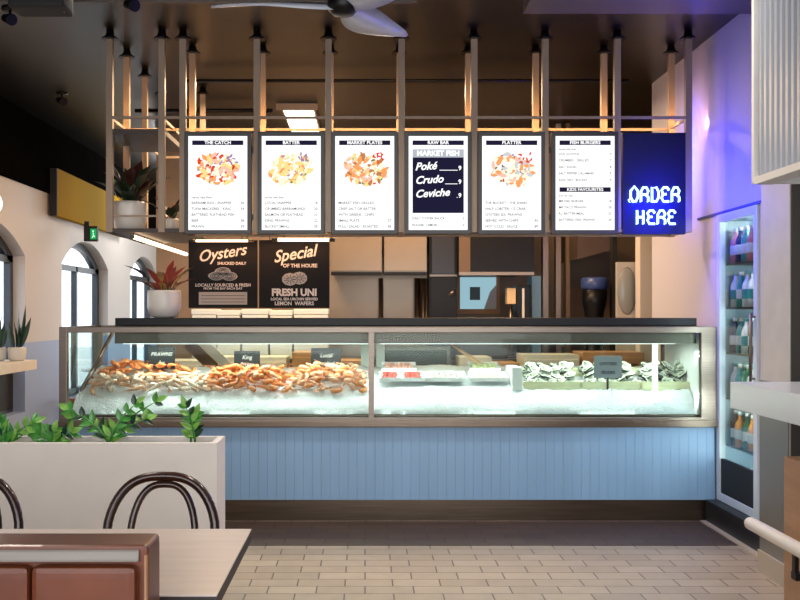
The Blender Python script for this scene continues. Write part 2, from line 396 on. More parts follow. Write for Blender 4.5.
def prawn_pile(x0, x1, count, y0, y1, kinds, label, group, hump=.03):
    ps = [make_proto(s, k) for s, k in kinds]; used = [False]*len(ps)
    per = max(1, int(count/3)); cols = int((x1-x0)/.065); made = 0; layer = 0
    cells = []
    rows = max(3, int((y1-y0)/.058))
    while made < count:
        ins = layer*.03; rr = max(2, rows-layer)
        for r in range(rr):
            for c in range(cols-layer):
                cells.append((x0+ins+(x1-x0-2*ins)*(c+.5)/(cols-layer), y0+ins*.6+(y1-y0-ins*1.0)*(r+.5)/rr, layer))
                made += 1
        layer += 1
    for (x, yy, L) in cells[:count]:
        k = random.randrange(len(ps))
        x += random.uniform(-.016, .016); yy += random.uniform(-.012, .012)
        edge = min(1, min(x-x0, x1-x)/.15)
        z = ice_z(x, yy)+.016+L*.021+random.uniform(0, .008)+hump*max(0, edge)*math.sin(PI*min(1, max(0, (yy-y0)/(y1-y0))))
        rot = (random.uniform(-.5, .5)+.12, random.uniform(-.5, .5), random.uniform(0, 2*PI))
        if not used[k]: o = ps[k]; used[k] = True; o.location = (x, yy, z); o.rotation_euler = rot
        else: o = dup(ps[k], None, loc=(x, yy, z), rot=rot)
        k_ = random.uniform(1.05, 1.2); o.scale = (k_, k_, k_); tag(o, label, 'prawn', group)
    for u, o in zip(used, ps):
        if not u: bpy.data.objects.remove(o)
prawn_pile(PX(92, 6.75), PX(210, 6.75), 60, 6.68, 6.86, [(True, 2), (True, 1), (True, 2), (False, 2)], 'pale pink prawn at the front of the left heap on ice', 'pale prawns in front of the left heap')
prawn_pile(PX(100, 7.0), PX(196, 7.0), 44, 6.88, 7.06, [(False, 0), (False, 0), (True, 0)], 'orange prawn at the back of the left heap beside the left price card', 'orange prawns behind the left heap', .085)
prawn_pile(PX(205, 6.8), PX(290, 6.9), 96, 6.68, 7.05, [(False, 0), (False, 1), (False, 0), (True, 0)], 'orange cooked prawn in the heap below the second price card', 'prawns in the second heap', .05)
prawn_pile(PX(292, 6.9), PX(366, 6.85), 92, 6.68, 7.05, [(False, 0), (False, 1), (False, 1), (True, 1)], 'orange cooked prawn in the heap next to the middle case post', 'prawns in the third heap', .05)

# oysters in crates ----------------------------------------------------
def oyster(kind):
    m = MB(); n = 14; t = bmesh.new(); rnd = random.Random(kind)
    rad = [(.036+.008*math.cos(2*PI*k/n)+rnd.uniform(-.004, .004)) for k in range(n)]
    prof = [(1.0, .010), (.8, 0), (.35, -.009)]; rings = []
    for (s, z) in [(.3, -.012), (.75, -.006), (1.0, .008), (.9, .010), (.6, .002), (.25, 0)]:
        rings.append([t.verts.new((rad[k]*s*math.cos(2*PI*k/n)*1.15, rad[k]*s*math.sin(2*PI*k/n)*.85, z+(.003*math.sin(k*2.3) if s > .7 else 0))) for k in range(n)])
    for i, (A, Bq) in enumerate(zip(rings, rings[1:])):
        for k in range(n):
            f = t.faces.new((A[k], A[(k+1) % n], Bq[(k+1) % n], Bq[k])); f.smooth = True; f.material_index = 0 if i < 2 else 1
    f = t.faces.new(rings[0][::-1]); f.material_index = 0
    f = t.faces.new(rings[-1]); f.material_index = 1
    me = bpy.data.meshes.new('t'); t.to_mesh(me); t.free(); m.bm.from_mesh(me)
    m.ball((.004, 0, .004), .018, mi=2, sc=(1.1, .75, .3), sub=2)
    m.ball((-.012, .006, .006), .009, mi=3, sc=(1.4, .6, .35), sub=1)
    return m
OYM = [mat('oyster_shell', '#4d524b', .7, var=.8, nscale=60, bump=.6, bscale=90), mat('oyster_pearl', '#c2c8b8', .35, var=.4, nscale=40),
       mat('oyster_meat', '#9aa38c', .2, var=.3, nscale=40), mat('oyster_frill', '#20241f', .3)]
oproto = [oyster(k).build('oyster', OYM) for k in range(4)]
WOODP = mat('pale_crate_wood', '#d9d9ae', .55, var=.12, nscale=6, stretch=(1, 8, 8))
cuts = [(524, 580.5), (581.5, 640.5), (641.5, 697)]
cnames = ['left', 'middle', 'right']
usedo = [False]*4
for ci, (a, b) in enumerate(cuts):
    Y0 = 6.74; x0, x1 = PX(a, Y0), PX(b, Y0); D = .30; z0 = .845; h = .062
    lab = ['pale wooden crate of oysters next to the white tub', 'pale wooden crate of oysters below the grey price card', 'pale wooden crate of oysters crossed by the bright light tube'][ci]
    cr = thing('oyster_crate', lab, 'crate', ((x0+x1)/2, Y0, z0-.02), 0, 'oyster crates'); hw = (x1-x0)/2
    B(-hw, hw, 0, .012, 0, h, .002).build('front_board', WOODP, cr); B(-hw, hw, D-.012, D, .0, h+.08, .002).build('back_board', WOODP, cr)
    B(-hw, -hw+.012, .0122, D-.0122, .0, h, .002).build('side_board', WOODP, cr); B(hw-.012, hw, .0122, D-.0122, .0, h, .002).build('side_board', WOODP, cr)
    B(-hw+.0125, hw-.0125, .0125, D-.0125, 0, .012).build('base_board', WOODP, cr)
    for L in range(3):
        for r in range(4-L):
            for c in range(4 if L else 5):
                q = random.randrange(4)
                x = -hw+.03+(2*hw-.06)*(c+.5)/(4 if L else 5)+random.uniform(-.012, .012)
                yy = .035+L*.03+(D-.07-L*.05)*(r+.5)/(4-L)+random.uniform(-.01, .01)
                pos = ((x0+x1)/2+x, Y0+yy, z0+.035+L*.04+r*.02+random.uniform(0, .012))
                rot = (random.uniform(.2, 1.0), random.uniform(-.5, .5), random.uniform(0, 6.28))
                rot = (random.uniform(.25, .9), random.uniform(-.6, .6), random.uniform(-.9, .9))
                if not usedo[q]: o = oproto[q]; usedo[q] = True; o.location = pos; o.rotation_euler = rot
                else: o = dup(oproto[q], None, loc=pos, rot=rot)
                tag(o, ['opened grey oyster in the left crate beside the white tub', 'opened grey oyster in the middle crate under the grey card', 'opened grey oyster in the right crate by the light tube'][ci], 'oyster', 'oysters in the %s crate' % cnames[ci])
tub = tag(B(PX(512, 6.72), PX(522.5, 6.72), 6.72, 7.05, .83, .985, .008).build('white_tub', mat('polystyrene', '#eceeea', .6, bump=.2, bscale=120)), 'white foam tub standing left of the oyster crates', 'tub')

# trays of fillets ------------------------------------------------------
TRAY = mat('tray_white', '#e9ebe8', .35)
def chunk(m, c, s, mi):
    m.ball(c, s, mi=mi, sc=(1.2, .8, .55), sub=2, rot=Matrix.Rotation(random.uniform(0, 3), 4, 'Z'))
FI = {'red': mat('fish_red', '#b8483a', .3, var=.4, nscale=60), 'pink': mat('fish_pink', '#e3a893', .3, var=.25, nscale=60),
      'grey': mat('fish_grey', '#b9b5aa', .35, var=.35, nscale=60), 'cream': mat('scallop_cream', '#ecdfae', .3, var=.2, nscale=60), 'green': mat('herb_green', '#b5b888', .4, var=.4, nscale=60)}
trays = [(380, 400, 6.78, 'red', 'white tray of red fish pieces nearest the middle case post', 'dark red fish piece in the front tray by the middle post', 'red fish pieces'),
         (402, 424, 6.78, 'red', 'white tray of red fish pieces, second from the middle case post', 'dark red fish piece in the second front tray', 'red fish pieces, second tray'),
         (426, 466, 6.78, 'grey', 'wide white tray of pale grey fish pieces at the front', 'pale grey fish piece in the wide front tray', 'grey fish pieces'),
         (471, 508, 6.78, 'cream', 'white tray of cream scallops in front of the foam tub', 'cream scallop in the front tray beside the foam tub', 'scallops in the front tray'),
         (382, 416, 7.02, 'pink', 'white tray of pink fish pieces at the back of the ice', 'pink fish piece in the back tray', 'pink fish pieces'),
         (470, 500, 7.02, 'green', 'white tray of green flecked shellfish behind the scallops', 'green shellfish piece in the back tray', 'green shellfish')]
for (a, b, Y0, k, lab, plab, grp) in trays:
    x0, x1 = PX(a, Y0), PX(b, Y0); zc = ice_z(0, Y0+.09)+.02; D = .17
    hw = (x1-x0)/2; tr = thing('seafood_tray', lab, 'tray', ((x0+x1)/2, Y0, zc), 0, 'seafood trays')
    tr.rotation_euler = (.2, 0, 0)
    B(-hw, hw, 0, D, -.006, 0).build('tray_base', TRAY, tr)
    w = MB().box(-hw, hw, -.004, 0, -.006, .02).box(-hw, hw, D, D+.004, -.006, .02).box(-hw-.004, -hw, -.004, D+.004, -.006, .02).box(hw, hw+.004, -.004, D+.004, -.006, .02)
    w.build('rim', TRAY, tr)
    nc = max(3, int(2*hw/.042)); first = None
    for r in range(4):
        for c in range(nc):
            px_ = -hw+.02+(2*hw-.04)*(c+.5)/nc+random.uniform(-.006, .006); py_ = .015+(D-.03)*(r+.5)/4
            wp = tr.matrix_basis @ Vector((px_, py_, .014)) if False else Vector(((x0+x1)/2+px_, Y0+py_*.98, zc+py_*.199+.014))
            if first is None:
                m = MB(); chunk(m, (0, 0, 0), .02, 0); o = m.build({'cream': 'scallop', 'green': 'shellfish_piece'}.get(k, 'fish_piece'), FI[k]); first = o; o.location = wp
            else: o = dup(first, None, loc=wp, rot=(random.uniform(-.2, .3), 0, random.uniform(0, 6.2)))
            tag(o, plab, 'seafood', grp)
# price cards
CARD = mat('card_black', '#15181a', .5); CHALK = mat('chalk_white', '#b4b5b0', .7); CARDG = mat('card_grey', '#7d8285', .5)
cards = [(148, 175, 346, 369, 6.93, ['PRAWNS', 'kg'], CARD, 'black price card on the leftmost prawn heap'),
         (234, 260, 351, 369, 6.95, ['King', 'Prawns'], CARD, 'black price card in the middle of the orange prawn heaps'),
         (311, 341, 348, 369, 6.95, ['Local', 'cooked'], CARD, 'black price card nearest the middle case post'),
         (594, 622, 356, 378, 6.728, ['OYSTERS', 'dozen'], CARDG, 'grey price card standing over the oyster crates')]
for (a, b, c, d, Y0, words, mm, lab) in cards:
    x0, x1 = PX(a, Y0), PX(b, Y0); z0, z1 = PZ(d, Y0), PZ(c, Y0)
    zb = ice_z(0, Y0)-.01 if mm is CARD else .83
    t = thing('price_card', lab, 'sign', ((x0+x1)/2, Y0, z0), 0, 'price cards on the seafood'); hw = (x1-x0)/2; hh = z1-z0
    B(-hw, hw, 0, .006, 0, hh, .002).build('card', mm, t)
    for w_, sz, zz_ in ((words[0], hh*min(.3, 1.35/len(words[0])), hh*.64), (words[1], hh*.26, hh*.27)):
        m = MB(); add_text(m, w_, sz, 0, -.001, zz_, shear=.2 if mm is CARD else 0, off=.0005); m.build('lettering', CHALK if mm is CARD else CARD, t)
    B(-.006, .006, .0065, .012, zb-z0, hh*.6).build('stake', DKSTEEL, t)
m = MB(); a, b = P(452, 344, 7.26), P(490, 371, 7.12)
m.sweep([a, a.lerp(b, .7), b], [.02, .022, .026], 10, flat=.6)
tag(m.build('wooden_paddle', mat('light_wood', '#d9b184', .5, var=.15, nscale=20)), 'pale wooden paddle leaning inside the case above the scallops', 'paddle')

# ================================================================== HANGING FRAME WITH SCREENS
FY, RY = 6.49, 6.85
fr = thing('hanging_rack', 'taupe steel frame of posts and rails hanging from the ceiling over the counter', 'frame', (0, 0, 0))
front = [110, 162, 183, 257, 328.5, 401.5, 474, 545, 617, 688]
rearX = [PX(p, FY) for p in front[2:]]
def post(x, yy, zb, w=.042):
    p = B(x-w/2, x+w/2, yy-w/2, yy+w/2, zb, 3.125, .003).build('post', POSTM, fr)
    MB().lathe([(.055, 0), (.055, .008), (.03, .025), (.022, .056)], (x, yy, 3.124), 16).build('flange', BLACK, p)
ZB = PZ(232.5, FY)
for p in front: post(PX(p, FY), FY, ZB)
for x in rearX: post(x, RY, PZ(237, RY)-.0)
for (x, yy) in ((-1.655, 6.95), (-1.655, 7.52), (-1.655, 8.13), (-1.318, 8.13)): post(x, yy, 1.87)
ZT = PZ(118, FY)
def rail(x0, x1, y0, y1, z, s=.017):
    B(min(x0, x1)-s/2, max(x0, x1)+s/2, min(y0, y1)-s/2, max(y0, y1)+s/2, z-s/2, z+s/2).build('rail', POSTM, fr)
XL, XR = PX(110, FY), PX(688, FY)
rail(XL, XR, FY-.012, FY-.012, ZT); rail(XL, XR, RY, RY, ZT-.01); rail(XR, XR, FY, RY, ZT); rail(XL, XL, FY, 8.13, ZT)
rail(-1.318, -1.318, FY, 8.13, ZT); rail(XL, -1.318, 8.13, 8.13, ZT)
rail(rearX[0], XR, FY+.0, FY+.0, ZB+.01, .02); rail(rearX[0], XR, RY, RY, ZB+.01, .02); rail(XR, XR, FY, RY, ZB+.01)
rail(XL, XL, FY, 8.13, ZB+.01, .02); rail(-1.318, -1.318, FY, 8.13, ZB+.01); rail(rearX[0], rearX[0], FY, RY, ZB+.01)
rail(XL, -1.318, FY+.0, FY+.0, PZ(216, FY), .012)
SHELF = mat('dark_shelf_wood', '#3a2e26', .5, var=.2, nscale=10, stretch=(1, 6, 6))
B(XL-.02, rearX[0]+.02, FY-.02, 7.5, ZB-.0, ZB+.025).build('shelf', SHELF, fr)
B(XL-.02, -1.30, FY-.02, 7.2, PZ(133, FY)-.01, PZ(131, FY)+.01).build('shelf', SHELF, fr)
B(-1.30, rearX[0]+.02, 7.2, 7.5, PZ(133, FY)-.2, PZ(131, FY)-.18).build('shelf', SHELF, fr)

SWHITE = emission('screen_white', '#fbfbfb', 1.05)
SNAVY = emission('screen_navy', '#1d1b33', 1)
SGREY = emission('screen_grey_text', '#45454d', 1)
SLIGHT = emission('screen_light_grey', '#aab0b8', 1)
pal = {k: emission('dish_'+k, v, 1) for k, v in dict(orange='#f29a5e', red='#d8442c', yellow='#f6d489', cream='#fbeed3', pink='#f3b9a4', green='#5f7a4a', purple='#9b7fa0', brown='#b9794a', grey='#c3c6c8', dark='#7a1d18').items()}
def blob(m, x, z, y, rx, rz, rot, mi, rnd, n=9):
    pts = []
    for k in range(n):
        a = 2*PI*k/n; r = 1+rnd.uniform(-.25, .25)
        u, v = rx*r*math.cos(a), rz*r*math.sin(a)
        pts.append((x+u*math.cos(rot)-v*math.sin(rot), z+u*math.sin(rot)+v*math.cos(rot)))
    m.prism(pts, 'y', y, y+.0004, mi)
screens = [
 dict(h='THE CATCH', dish=['pink', 'cream', 'orange', 'yellow', 'red'], acc=['purple', 'dark'], sub='market daily fillets',
      rows=[('BARRAMUNDI / SNAPPER', '36'), ('TUNA MACKEREL / KING', '34'), ('BATTERED FLATHEAD FISH', ''), ('BEEF', '28'), ('PRAWN', '29')], lab='menu screen farthest left, orange prawn dish above five price lines'),
 dict(h='BATTER', dish=['yellow', 'cream', 'cream', 'yellow', 'orange'], acc=['purple', 'green'], sub='served with fries',
      rows=[('LOCAL SNAPPER', '18'), ('CRUMBED BARRAMUNDI', '20'), ('SALMON OR FLATHEAD', '21'), ('KING PRAWNS', '22'), ('BUCKET SMALL', '29')], lab='second menu screen from left, pale yellow fried dish and price lines'),
 dict(h='MARKET PLATES', dish=['orange', 'cream', 'yellow', 'pink', 'brown'], acc=['red', 'green', 'purple'], sub='',
      rows=[('MARKET FISH GRILLED', ''), ('CRISP SALT OR BATTER', ''), ('WITH GREENS / CHIPS', ''), ('SMALL PLATE', '27'), ('FULL / SALAD / ROASTED', '38')], lab='third menu screen from left, red lobster dish with purple garnish'),
 dict(h='RAW BAR', raw=True, rows=[('DAILY OYSTER SHUCK', '5'), ('WASABI / LEMON', '6')], lab='fourth menu screen with the navy raw fish list'),
 dict(h='PLATTER', dish=['cream', 'pink', 'orange', 'cream', 'grey'], acc=['red', 'green', 'dark'], sub='',
      rows=[('THE BUCKET / THE SHARE', ''), ('HALF LOBSTER, 1/2 CRAB', ''), ('OYSTERS SIX, PRAWNS', ''), ('SERVED WITH CHIPS', '95'), ('HOT COLD / SAUCE', '89')], lab='fifth menu screen from left, seafood platter picture with grey and red'),
 dict(h='FISH BURGERS', two='KIDS FAVOURITES', rows=[('OLD SCHOOL', '9'), ('CRUMBED / GRILLED', '7'), ('SALT SQUID', '8'), ('SALT PEPPER CALAMARI', '9'), ('KIDS FISH / BUCKET', '9')],
      rows2=[('MR FISH BURGER', '18'), ('MR TACO PRAWN', '20'), ('R.J. BATTER MEAL', '22'), ('BATTERED FISH, PRAWN', '24')], lab='sixth menu screen, two price lists and no picture'),
]
SY = 6.45; sc_ = SY/1000
for i, d in enumerate(screens):
    rnd = random.Random(100+i)
    cx = PX(217.8+73.45*i, SY); hw, z0, z1 = .216, PZ(234, SY), PZ(131.5, SY)
    s = thing('menu_screen', d['lab'], 'menu screen', (cx, SY, z0), 0, 'menu screens over the counter'); hh = z1-z0
    m = B(-hw, hw, 0, .05, 0, hh, .004); m.build('housing', BEZEL, s)
    m = MB().box(-.06, .06, .05, .062, hh*.3, hh*.7).box(-hw-.018, hw+.018, .045, .06, hh*.8, hh*.86).box(-hw-.018, hw+.018, .045, .06, hh*.14, hh*.2); m.build('bracket', DKSTEEL, s)
    a, b = -.190, .190; c0, c1 = .026, hh-.03
    B(a, b, -.0015, .0005, c0, c1).build('display', SWHITE, s)
    B(-.165, .165, -.0022, -.0016, c1-.058, c1-.028).build('header_bar', SNAVY, s)
    if 'two' in d: zz = c1-.345; B(-.165, .165, -.0022, -.0016, zz-.015, zz+.015).build('header_bar', SNAVY, s)
    m = MB(); add_text(m, d['h'], .031, 0, -.0026, c1-.043, off=.0008, ext=.0002); m.build('header_lettering', SWHITE, s)
    if 'two' in d: m = MB(); add_text(m, d['two'], .029, 0, -.0026, zz, off=.0006, ext=.0002); m.build('header_lettering', SWHITE, s)
    def rowtext(txt, price, z, size=.023):
        m = MB(); add_text(m, txt, size, -.17, -.002, z, align='LEFT', off=.0003, ext=.0002)
        if price: q = MB(); add_text(q, price, size, .17, -.002, z, align='RIGHT', off=.0003, ext=.0002); q.build('menu_price', SGREY, s)
        if price:
            x = -.17+len(txt)*size*.66+.01
            while x < .135: m.box(x, x+.003, -.0021, -.0017, z-.007, z-.005); x += .009
        m.build('menu_line', SGREY, s)
    if 'two' in d:
        rowtext('served with chips', '', c1-.085, .016)
        for k, (t_, p_) in enumerate(d['rows']): rowtext(t_, p_, c1-.115-.042*k, .021)
        rowtext('from the fryer', '', zz-.04, .016)
        for k, (t_, p_) in enumerate(d['rows2']): rowtext(t_, p_, zz-.075-.04*k, .021)
    elif 'raw' in d:
        for k, (t_, p_) in enumerate(d['rows']): rowtext(t_, p_, .1-.043*k, .021)
    else:
        if d['sub']: rowtext(d['sub'], '', .235, .018)
        for k, (t_, p_) in enumerate(d['rows']): rowtext(t_, p_, .2-.038*k)
    if 'dish' in d:
        m = MB(); names = list(dict.fromkeys(d['dish']+d['acc'])); yy = -.0020
        zc = c1-.215
        for k in range(150):
            u = rnd.random(); ang = rnd.uniform(0, 2*PI); r = math.sqrt(rnd.random())
            x = r*math.cos(ang)*.135; z = zc+r*math.sin(ang)*.098+x*(.12 if i % 2 else -.1)
            nm = rnd.choice(d['dish']) if u > .2 else rnd.choice(d['acc']+[d['dish'][0]])
            sz = rnd.uniform(.008, .021) if u > .2 else rnd.uniform(.004, .010)
            yy -= .00001
            blob(m, x, z, yy, sz*rnd.uniform(1.1, 1.7), sz*.7, rnd.uniform(0, PI), names.index(nm), rnd)
        for k in range(9):                                            # garnish, upper right
            blob(m, .085+rnd.uniform(-.035, .04), zc+.075+rnd.uniform(-.03, .03), yy-.00002*(k+1), .014, .006, rnd.uniform(0, PI), names.index(d['acc'][0]), rnd)
        m.build('dish_picture', [pal[q] for q in names], s)
    if 'raw' in d:
        m = B(-.165, .165, -.0022, -.0016, .135, c1-.085); m.build('list_panel', SNAVY, s)
        B(-.165, .165, -.0026, -.0022, c1-.138, c1-.085).build('list_heading', SLIGHT, s)
        m = MB(); add_text(m, 'MARKET FISH', .046, 0, -.0029, c1-.112, off=.002, ext=.0002, sx=1.0); m.build('list_lettering', SWHITE, s)
        for k, w_ in enumerate(('Poké', 'Crudo', 'Ceviche')):
            z = c1-.2-.088*k; m = MB()
            add_text(m, w_, .068, -.15, -.0029, z, align='LEFT', shear=.35, off=.0018, ext=.0002, rotz=.06)
            m.box(-.15+.037*len(w_)+.01, .125, -.0029, -.0024, z-.022, z-.018); m.build('list_line', SWHITE, s); m = MB(); add_text(m, '9', .04, .14, -.0029, z-.008, off=.001, ext=.0002); m.build('list_price', SWHITE, s)
# neon panel
NEON = emission('neon_tube', '#6f93ff', 9)
nx0, nx1 = PX(623.5, SY), PX(686.5, SY); z0, z1 = PZ(234, SY), PZ(132, SY)
ne = thing('neon_sign', 'navy panel with blue neon lettering reading ORDER HERE', 'neon sign', ((nx0+nx1)/2, SY, z0)); hw = (nx1-nx0)/2; hh = z1-z0
B(-hw, hw, .02, .06, 0, hh, .004).build('panel', mat('navy_panel', '#0a0d38', .5, var=.1, spec=.3), ne)
L = {'O': [[(.3, 0), (.7, 0), (1, .3), (1, .75), (.5, 1.08), (0, .75), (0, .3), (.3, 0)]],
     'R': [[(0, 0), (0, .7), (.3, 1), (.75, 1), (1, .75), (.85, .5), (.25, .5)], [(.6, .5), (1, .3), (1, 0)]],
     'D': [[(.1, 0), (.1, 1), (.7, 1), (1, .7), (1, .3), (.7, 0), (.1, 0)]],
     'E': [[(1, .82), (.75, 1), (.3, 1), (0, .8), (.2, .52), (.65, .52)], [(.2, .52), (0, .25), (.25, 0), (1, 0)]],
     'H': [[(0, 1), (0, 0)], [(.85, 1), (.85, 0)], [(0, .5), (.85, .5)]]}
def neon_word(word, x0, zb, lw, lh, gap):
    for i, ch in enumerate(word):
        m = MB()
        for st in L[ch]:
            for s_ in ((0, .0),):
                pts = [Vector((x0+i*(lw+gap)+u*lw, -.004, zb+v*lh)) for u, v in st]
                m.sweep(pts, 0.0075, 8)
                # standoffs back to the panel
            for q in (pts[0], pts[-1]): m.cyl(q, q+Vector((0, .025, 0)), .003, 6)
        # second parallel tube, giving the doubled outline
        o = m.build('neon_letter', NEON, ne)
px = SY/1000
cxn = (nx0+nx1)/2
neon_word('ORDER', PX(630.5, SY)-cxn, PZ(201.5, SY)-z0, .047, .09, .0195)
neon_word('HERE', PX(637, SY)-cxn, PZ(223.8, SY)-z0, .047, .085, .0195)
MB().sweep([(PX(630, SY)-cxn, .0, PZ(202.5, SY)-z0), (PX(628.3, SY)-cxn, .0, PZ(200, SY)-z0), (PX(630.5, SY)-cxn, .02, PZ(198.5, SY)-z0)], .003, 6).build('neon_tail', NEON, ne)

# hanging boards "Oysters" / "Special"
SGN = mat('sign_board_black', '#100d0b', .65, var=.15, spec=.25)
INK = mat('sign_cream', '#e2dad0', .7)
GREYI = mat('sign_grey', '#a7a29b', .6)
for i, (a, b) in enumerate(((188.5, 257.5), (259, 329.5))):
    Y0 = RY-.02; x0, x1 = PX(a, Y0), PX(b, Y0); zb, zt = PZ(308, Y0), PZ(240, Y0); hw = (x1-x0)/2; hh = zt-zb
    s = thing('hanging_board', ['black hanging board with oysters lettering and shell drawing', 'black hanging board with special lettering and sea urchin drawing'][i], 'sign', ((x0+x1)/2, Y0, zb), 0, 'boards hanging below the menu screens')
    B(-hw, hw, 0, .012, 0, hh, .002).build('board', SGN, s)
    for x in (-hw*.7, hw*.7): MB().cyl((x, .006, hh-.002), (x, .012, hh+.03), .004, 6).build('hanger', STEEL, s)
    def lt_(*a, **k): q = MB(); add_text(q, *a, **k); q.build('lettering', INK, s)
    if i == 0:
        lt_('Oysters', .108, -.01, -.002, hh*.80, shear=.4, off=.0015, rotz=.16, sx=.95)
        lt_('SHUCKED DAILY', .026, .06, -.002, hh*.655, off=.0006)
        lt_('LOCALLY SOURCED & FRESH', .029, 0, -.002, hh*.335, off=.0006)
        lt_('FROM THE BAY EACH DAY', .022, 0, -.002, hh*.285, off=.0004)
        B(-.165, .165, -.002, .0, hh*.05, hh*.235).build('price_box', mat('box_beige', '#b5a89a', .6), s)
        m = MB()
        for k in range(3): m.box(-.15, .15, -.003, -.002, hh*(.085+.047*k), hh*(.085+.047*k)+.003)
        m.build('box_rule', SGN, s)
        m = MB()                                                      # pile of three shells
        for (ex, ez, rx, rz) in ((-.045, .0, .055, .03), (.045, -.002, .055, .03), (0, .03, .055, .03)):
            pts = [(ex+rx*math.cos(2*PI*k/18)*(1+.06*math.sin(5*k)), hh*.47+ez+rz*math.sin(2*PI*k/18)) for k in range(18)]
            m.prism(pts, 'y', -.002-ez*.02-(.0008 if ex > 0 else 0), 0, 0)
            for q in (.75, .5, .28): m.sweep([(ex+rx*q*math.cos(2*PI*k/16), -.0045, hh*.47+ez+rz*q*math.sin(2*PI*k/16)) for k in range(16)], .0018, 4, closed=True, mi=1)
        m.build('shell_drawing', [GREYI, SGN], s)
    else:
        lt_('Special', .112, 0, -.002, hh*.79, shear=.4, off=.0018, rotz=.16, sx=.95)
        lt_('OF THE HOUSE', .034, .04, -.002, hh*.62, off=.001)
        lt_('FRESH UNI', .066, 0, -.002, hh*.225, off=.003, sx=.98)
        lt_('LOCAL SEA URCHIN SERVED', .025, 0, -.002, hh*.13, off=.0008)
        lt_('LEMON  WAFERS', .035, 0, -.002, hh*.065, off=.001)
        m = MB()
        for (ex, ez) in ((-.03, -.004), (.035, .004)):
            pts = [(ex+.052*math.cos(2*PI*k/20)*(1+.05*(k % 2)), hh*.43+ez+.042*math.sin(2*PI*k/20)*(1+.05*(k % 2))) for k in range(20)]
            m.prism(pts, 'y', -.002-(.0008 if ex > 0 else 0), 0, 0)
            for q in range(9): a_ = 2*PI*q/9; m.cyl((ex+.01*math.cos(a_), -.0035, hh*.43+ez+.008*math.sin(a_)), (ex+.044*math.cos(a_), -.0035, hh*.43+ez+.035*math.sin(a_)), .0018, 4, mi=1)
        m.build('urchin_drawing', [GREYI, SGN], s)
# warm light bars below the frame
LED = emission('warm_led', '#ffd9ae', 4)
def light_bar(label, a, b, r=.014):
    t = thing('light_bar', label, 'light', (0, 0, 0), 0, 'warm light bars under the frame'); a, b = Vector(a), Vector(b)
    d = (b-a)
    MB().cyl(a, b, r, 10).build('tube', LED, t)
    e = d.normalized()*.04
    MB().cyl(a-e, a, r*1.1, 10).cyl(b, b+e, r*1.1, 10).build('end_cap', DKSTEEL, t)
    MB().cyl(a+e+Vector((0, 0, r)), a+e+Vector((0, 0, .035)), .004, 6).cyl(b-e+Vector((0, 0, r)), b-e+Vector((0, 0, .035)), .004, 6).build('hanger', DKSTEEL, t)
light_bar('warm light bar over the black hanging boards', (PX(196, 6.72), 6.72, 1.835), (PX(248, 6.72), 6.72, 1.835), .008)
light_bar('warm light bar above the special board', (PX(278, 6.72), 6.72, 1.842), (PX(329, 6.72), 6.72, 1.842), .012)
light_bar('warm light bar running back under the plant shelves', (-1.50, 6.45, 1.843), (-1.50, 8.4, 1.843), .014)

# potted plants
BOWL = mat('white_ceramic', '#dcd6cc', .35)
DLEAF = mat('burgundy_leaf', '#3a1d1a', .35, var=.4, nscale=9); GLEAF = mat('dark_green_leaf', '#22331f', .35, var=.4, nscale=9); RLEAF = mat('red_leaf', '#a3493f', .4, var=.35, nscale=9); TLEAF = mat('tan_leaf', '#b98f4e', .4, var=.3, nscale=9)
SOIL = mat('soil', '#2a2019', .9, var=.4, nscale=60, bump=.6)
def potted(label, x, yy, z, r, h, leaves, mats, seedv, name='potted_plant', L=(.12, .2), W=.06, rim=0, group=None):
    rnd = random.Random(seedv)
    t = thing(name, label, 'plant', (x, yy, z), 0, group)
    MB().lathe([(r*.55, 0), (r*.85, h*.08), (r*1.0, h*.4), (r*1.0, h*.9), (r*.97, h), (r*.9, h), (r*.88, h*.85), (r*.0, h*.85)], n=32).build('pot', BOWL, t)
    MB().lathe([(r*.86, h*.86), (0, h*.9)], n=20).build('soil', SOIL, t)
    m = MB(); st = MB()
    for k in range(leaves):
        a = 2*PI*k/leaves*2.4+rnd.uniform(-.4, .4); up = rnd.uniform(.55, 1.4)
        base = Vector((r*.3*math.cos(a), r*.3*math.sin(a), h*.9)); d = Vector((math.cos(a)*math.cos(up), math.sin(a)*math.cos(up), math.sin(up)))
        l = rnd.uniform(*L); sl = rnd.uniform(.02, l*.8)
        tip = base+d*sl; st.sweep([base, tip], .003, 5)
        m.leaf(tip, d, Vector((0, 0, 1)), l, W*rnd.uniform(.7, 1.2), mi=rnd.randrange(len(mats)), bend=.3)
    st.build('stem', GLEAF, t); m.build('foliage', mats, t); return t
potted('white ceramic bowl of dark leaves on the hanging shelf', PX(130, 6.75), 6.75, ZB+.025, .115, .2, 44, [DLEAF, GLEAF, GLEAF], 3, L=(.12, .2), W=.085)
potted('small leafy plant on the hanging shelf nearest the first screen', PX(171, 6.8), 6.8, ZB+.025, .055, .09, 12, [GLEAF, RLEAF, DLEAF], 5, L=(.08, .14), W=.05)
potted('white pot with red leaves standing on the black shelf slab', PX(164, 6.75), 6.76, 1.318, .113, .185, 24, [RLEAF, TLEAF, DLEAF, RLEAF], 11, L=(.1, .17), W=.055)

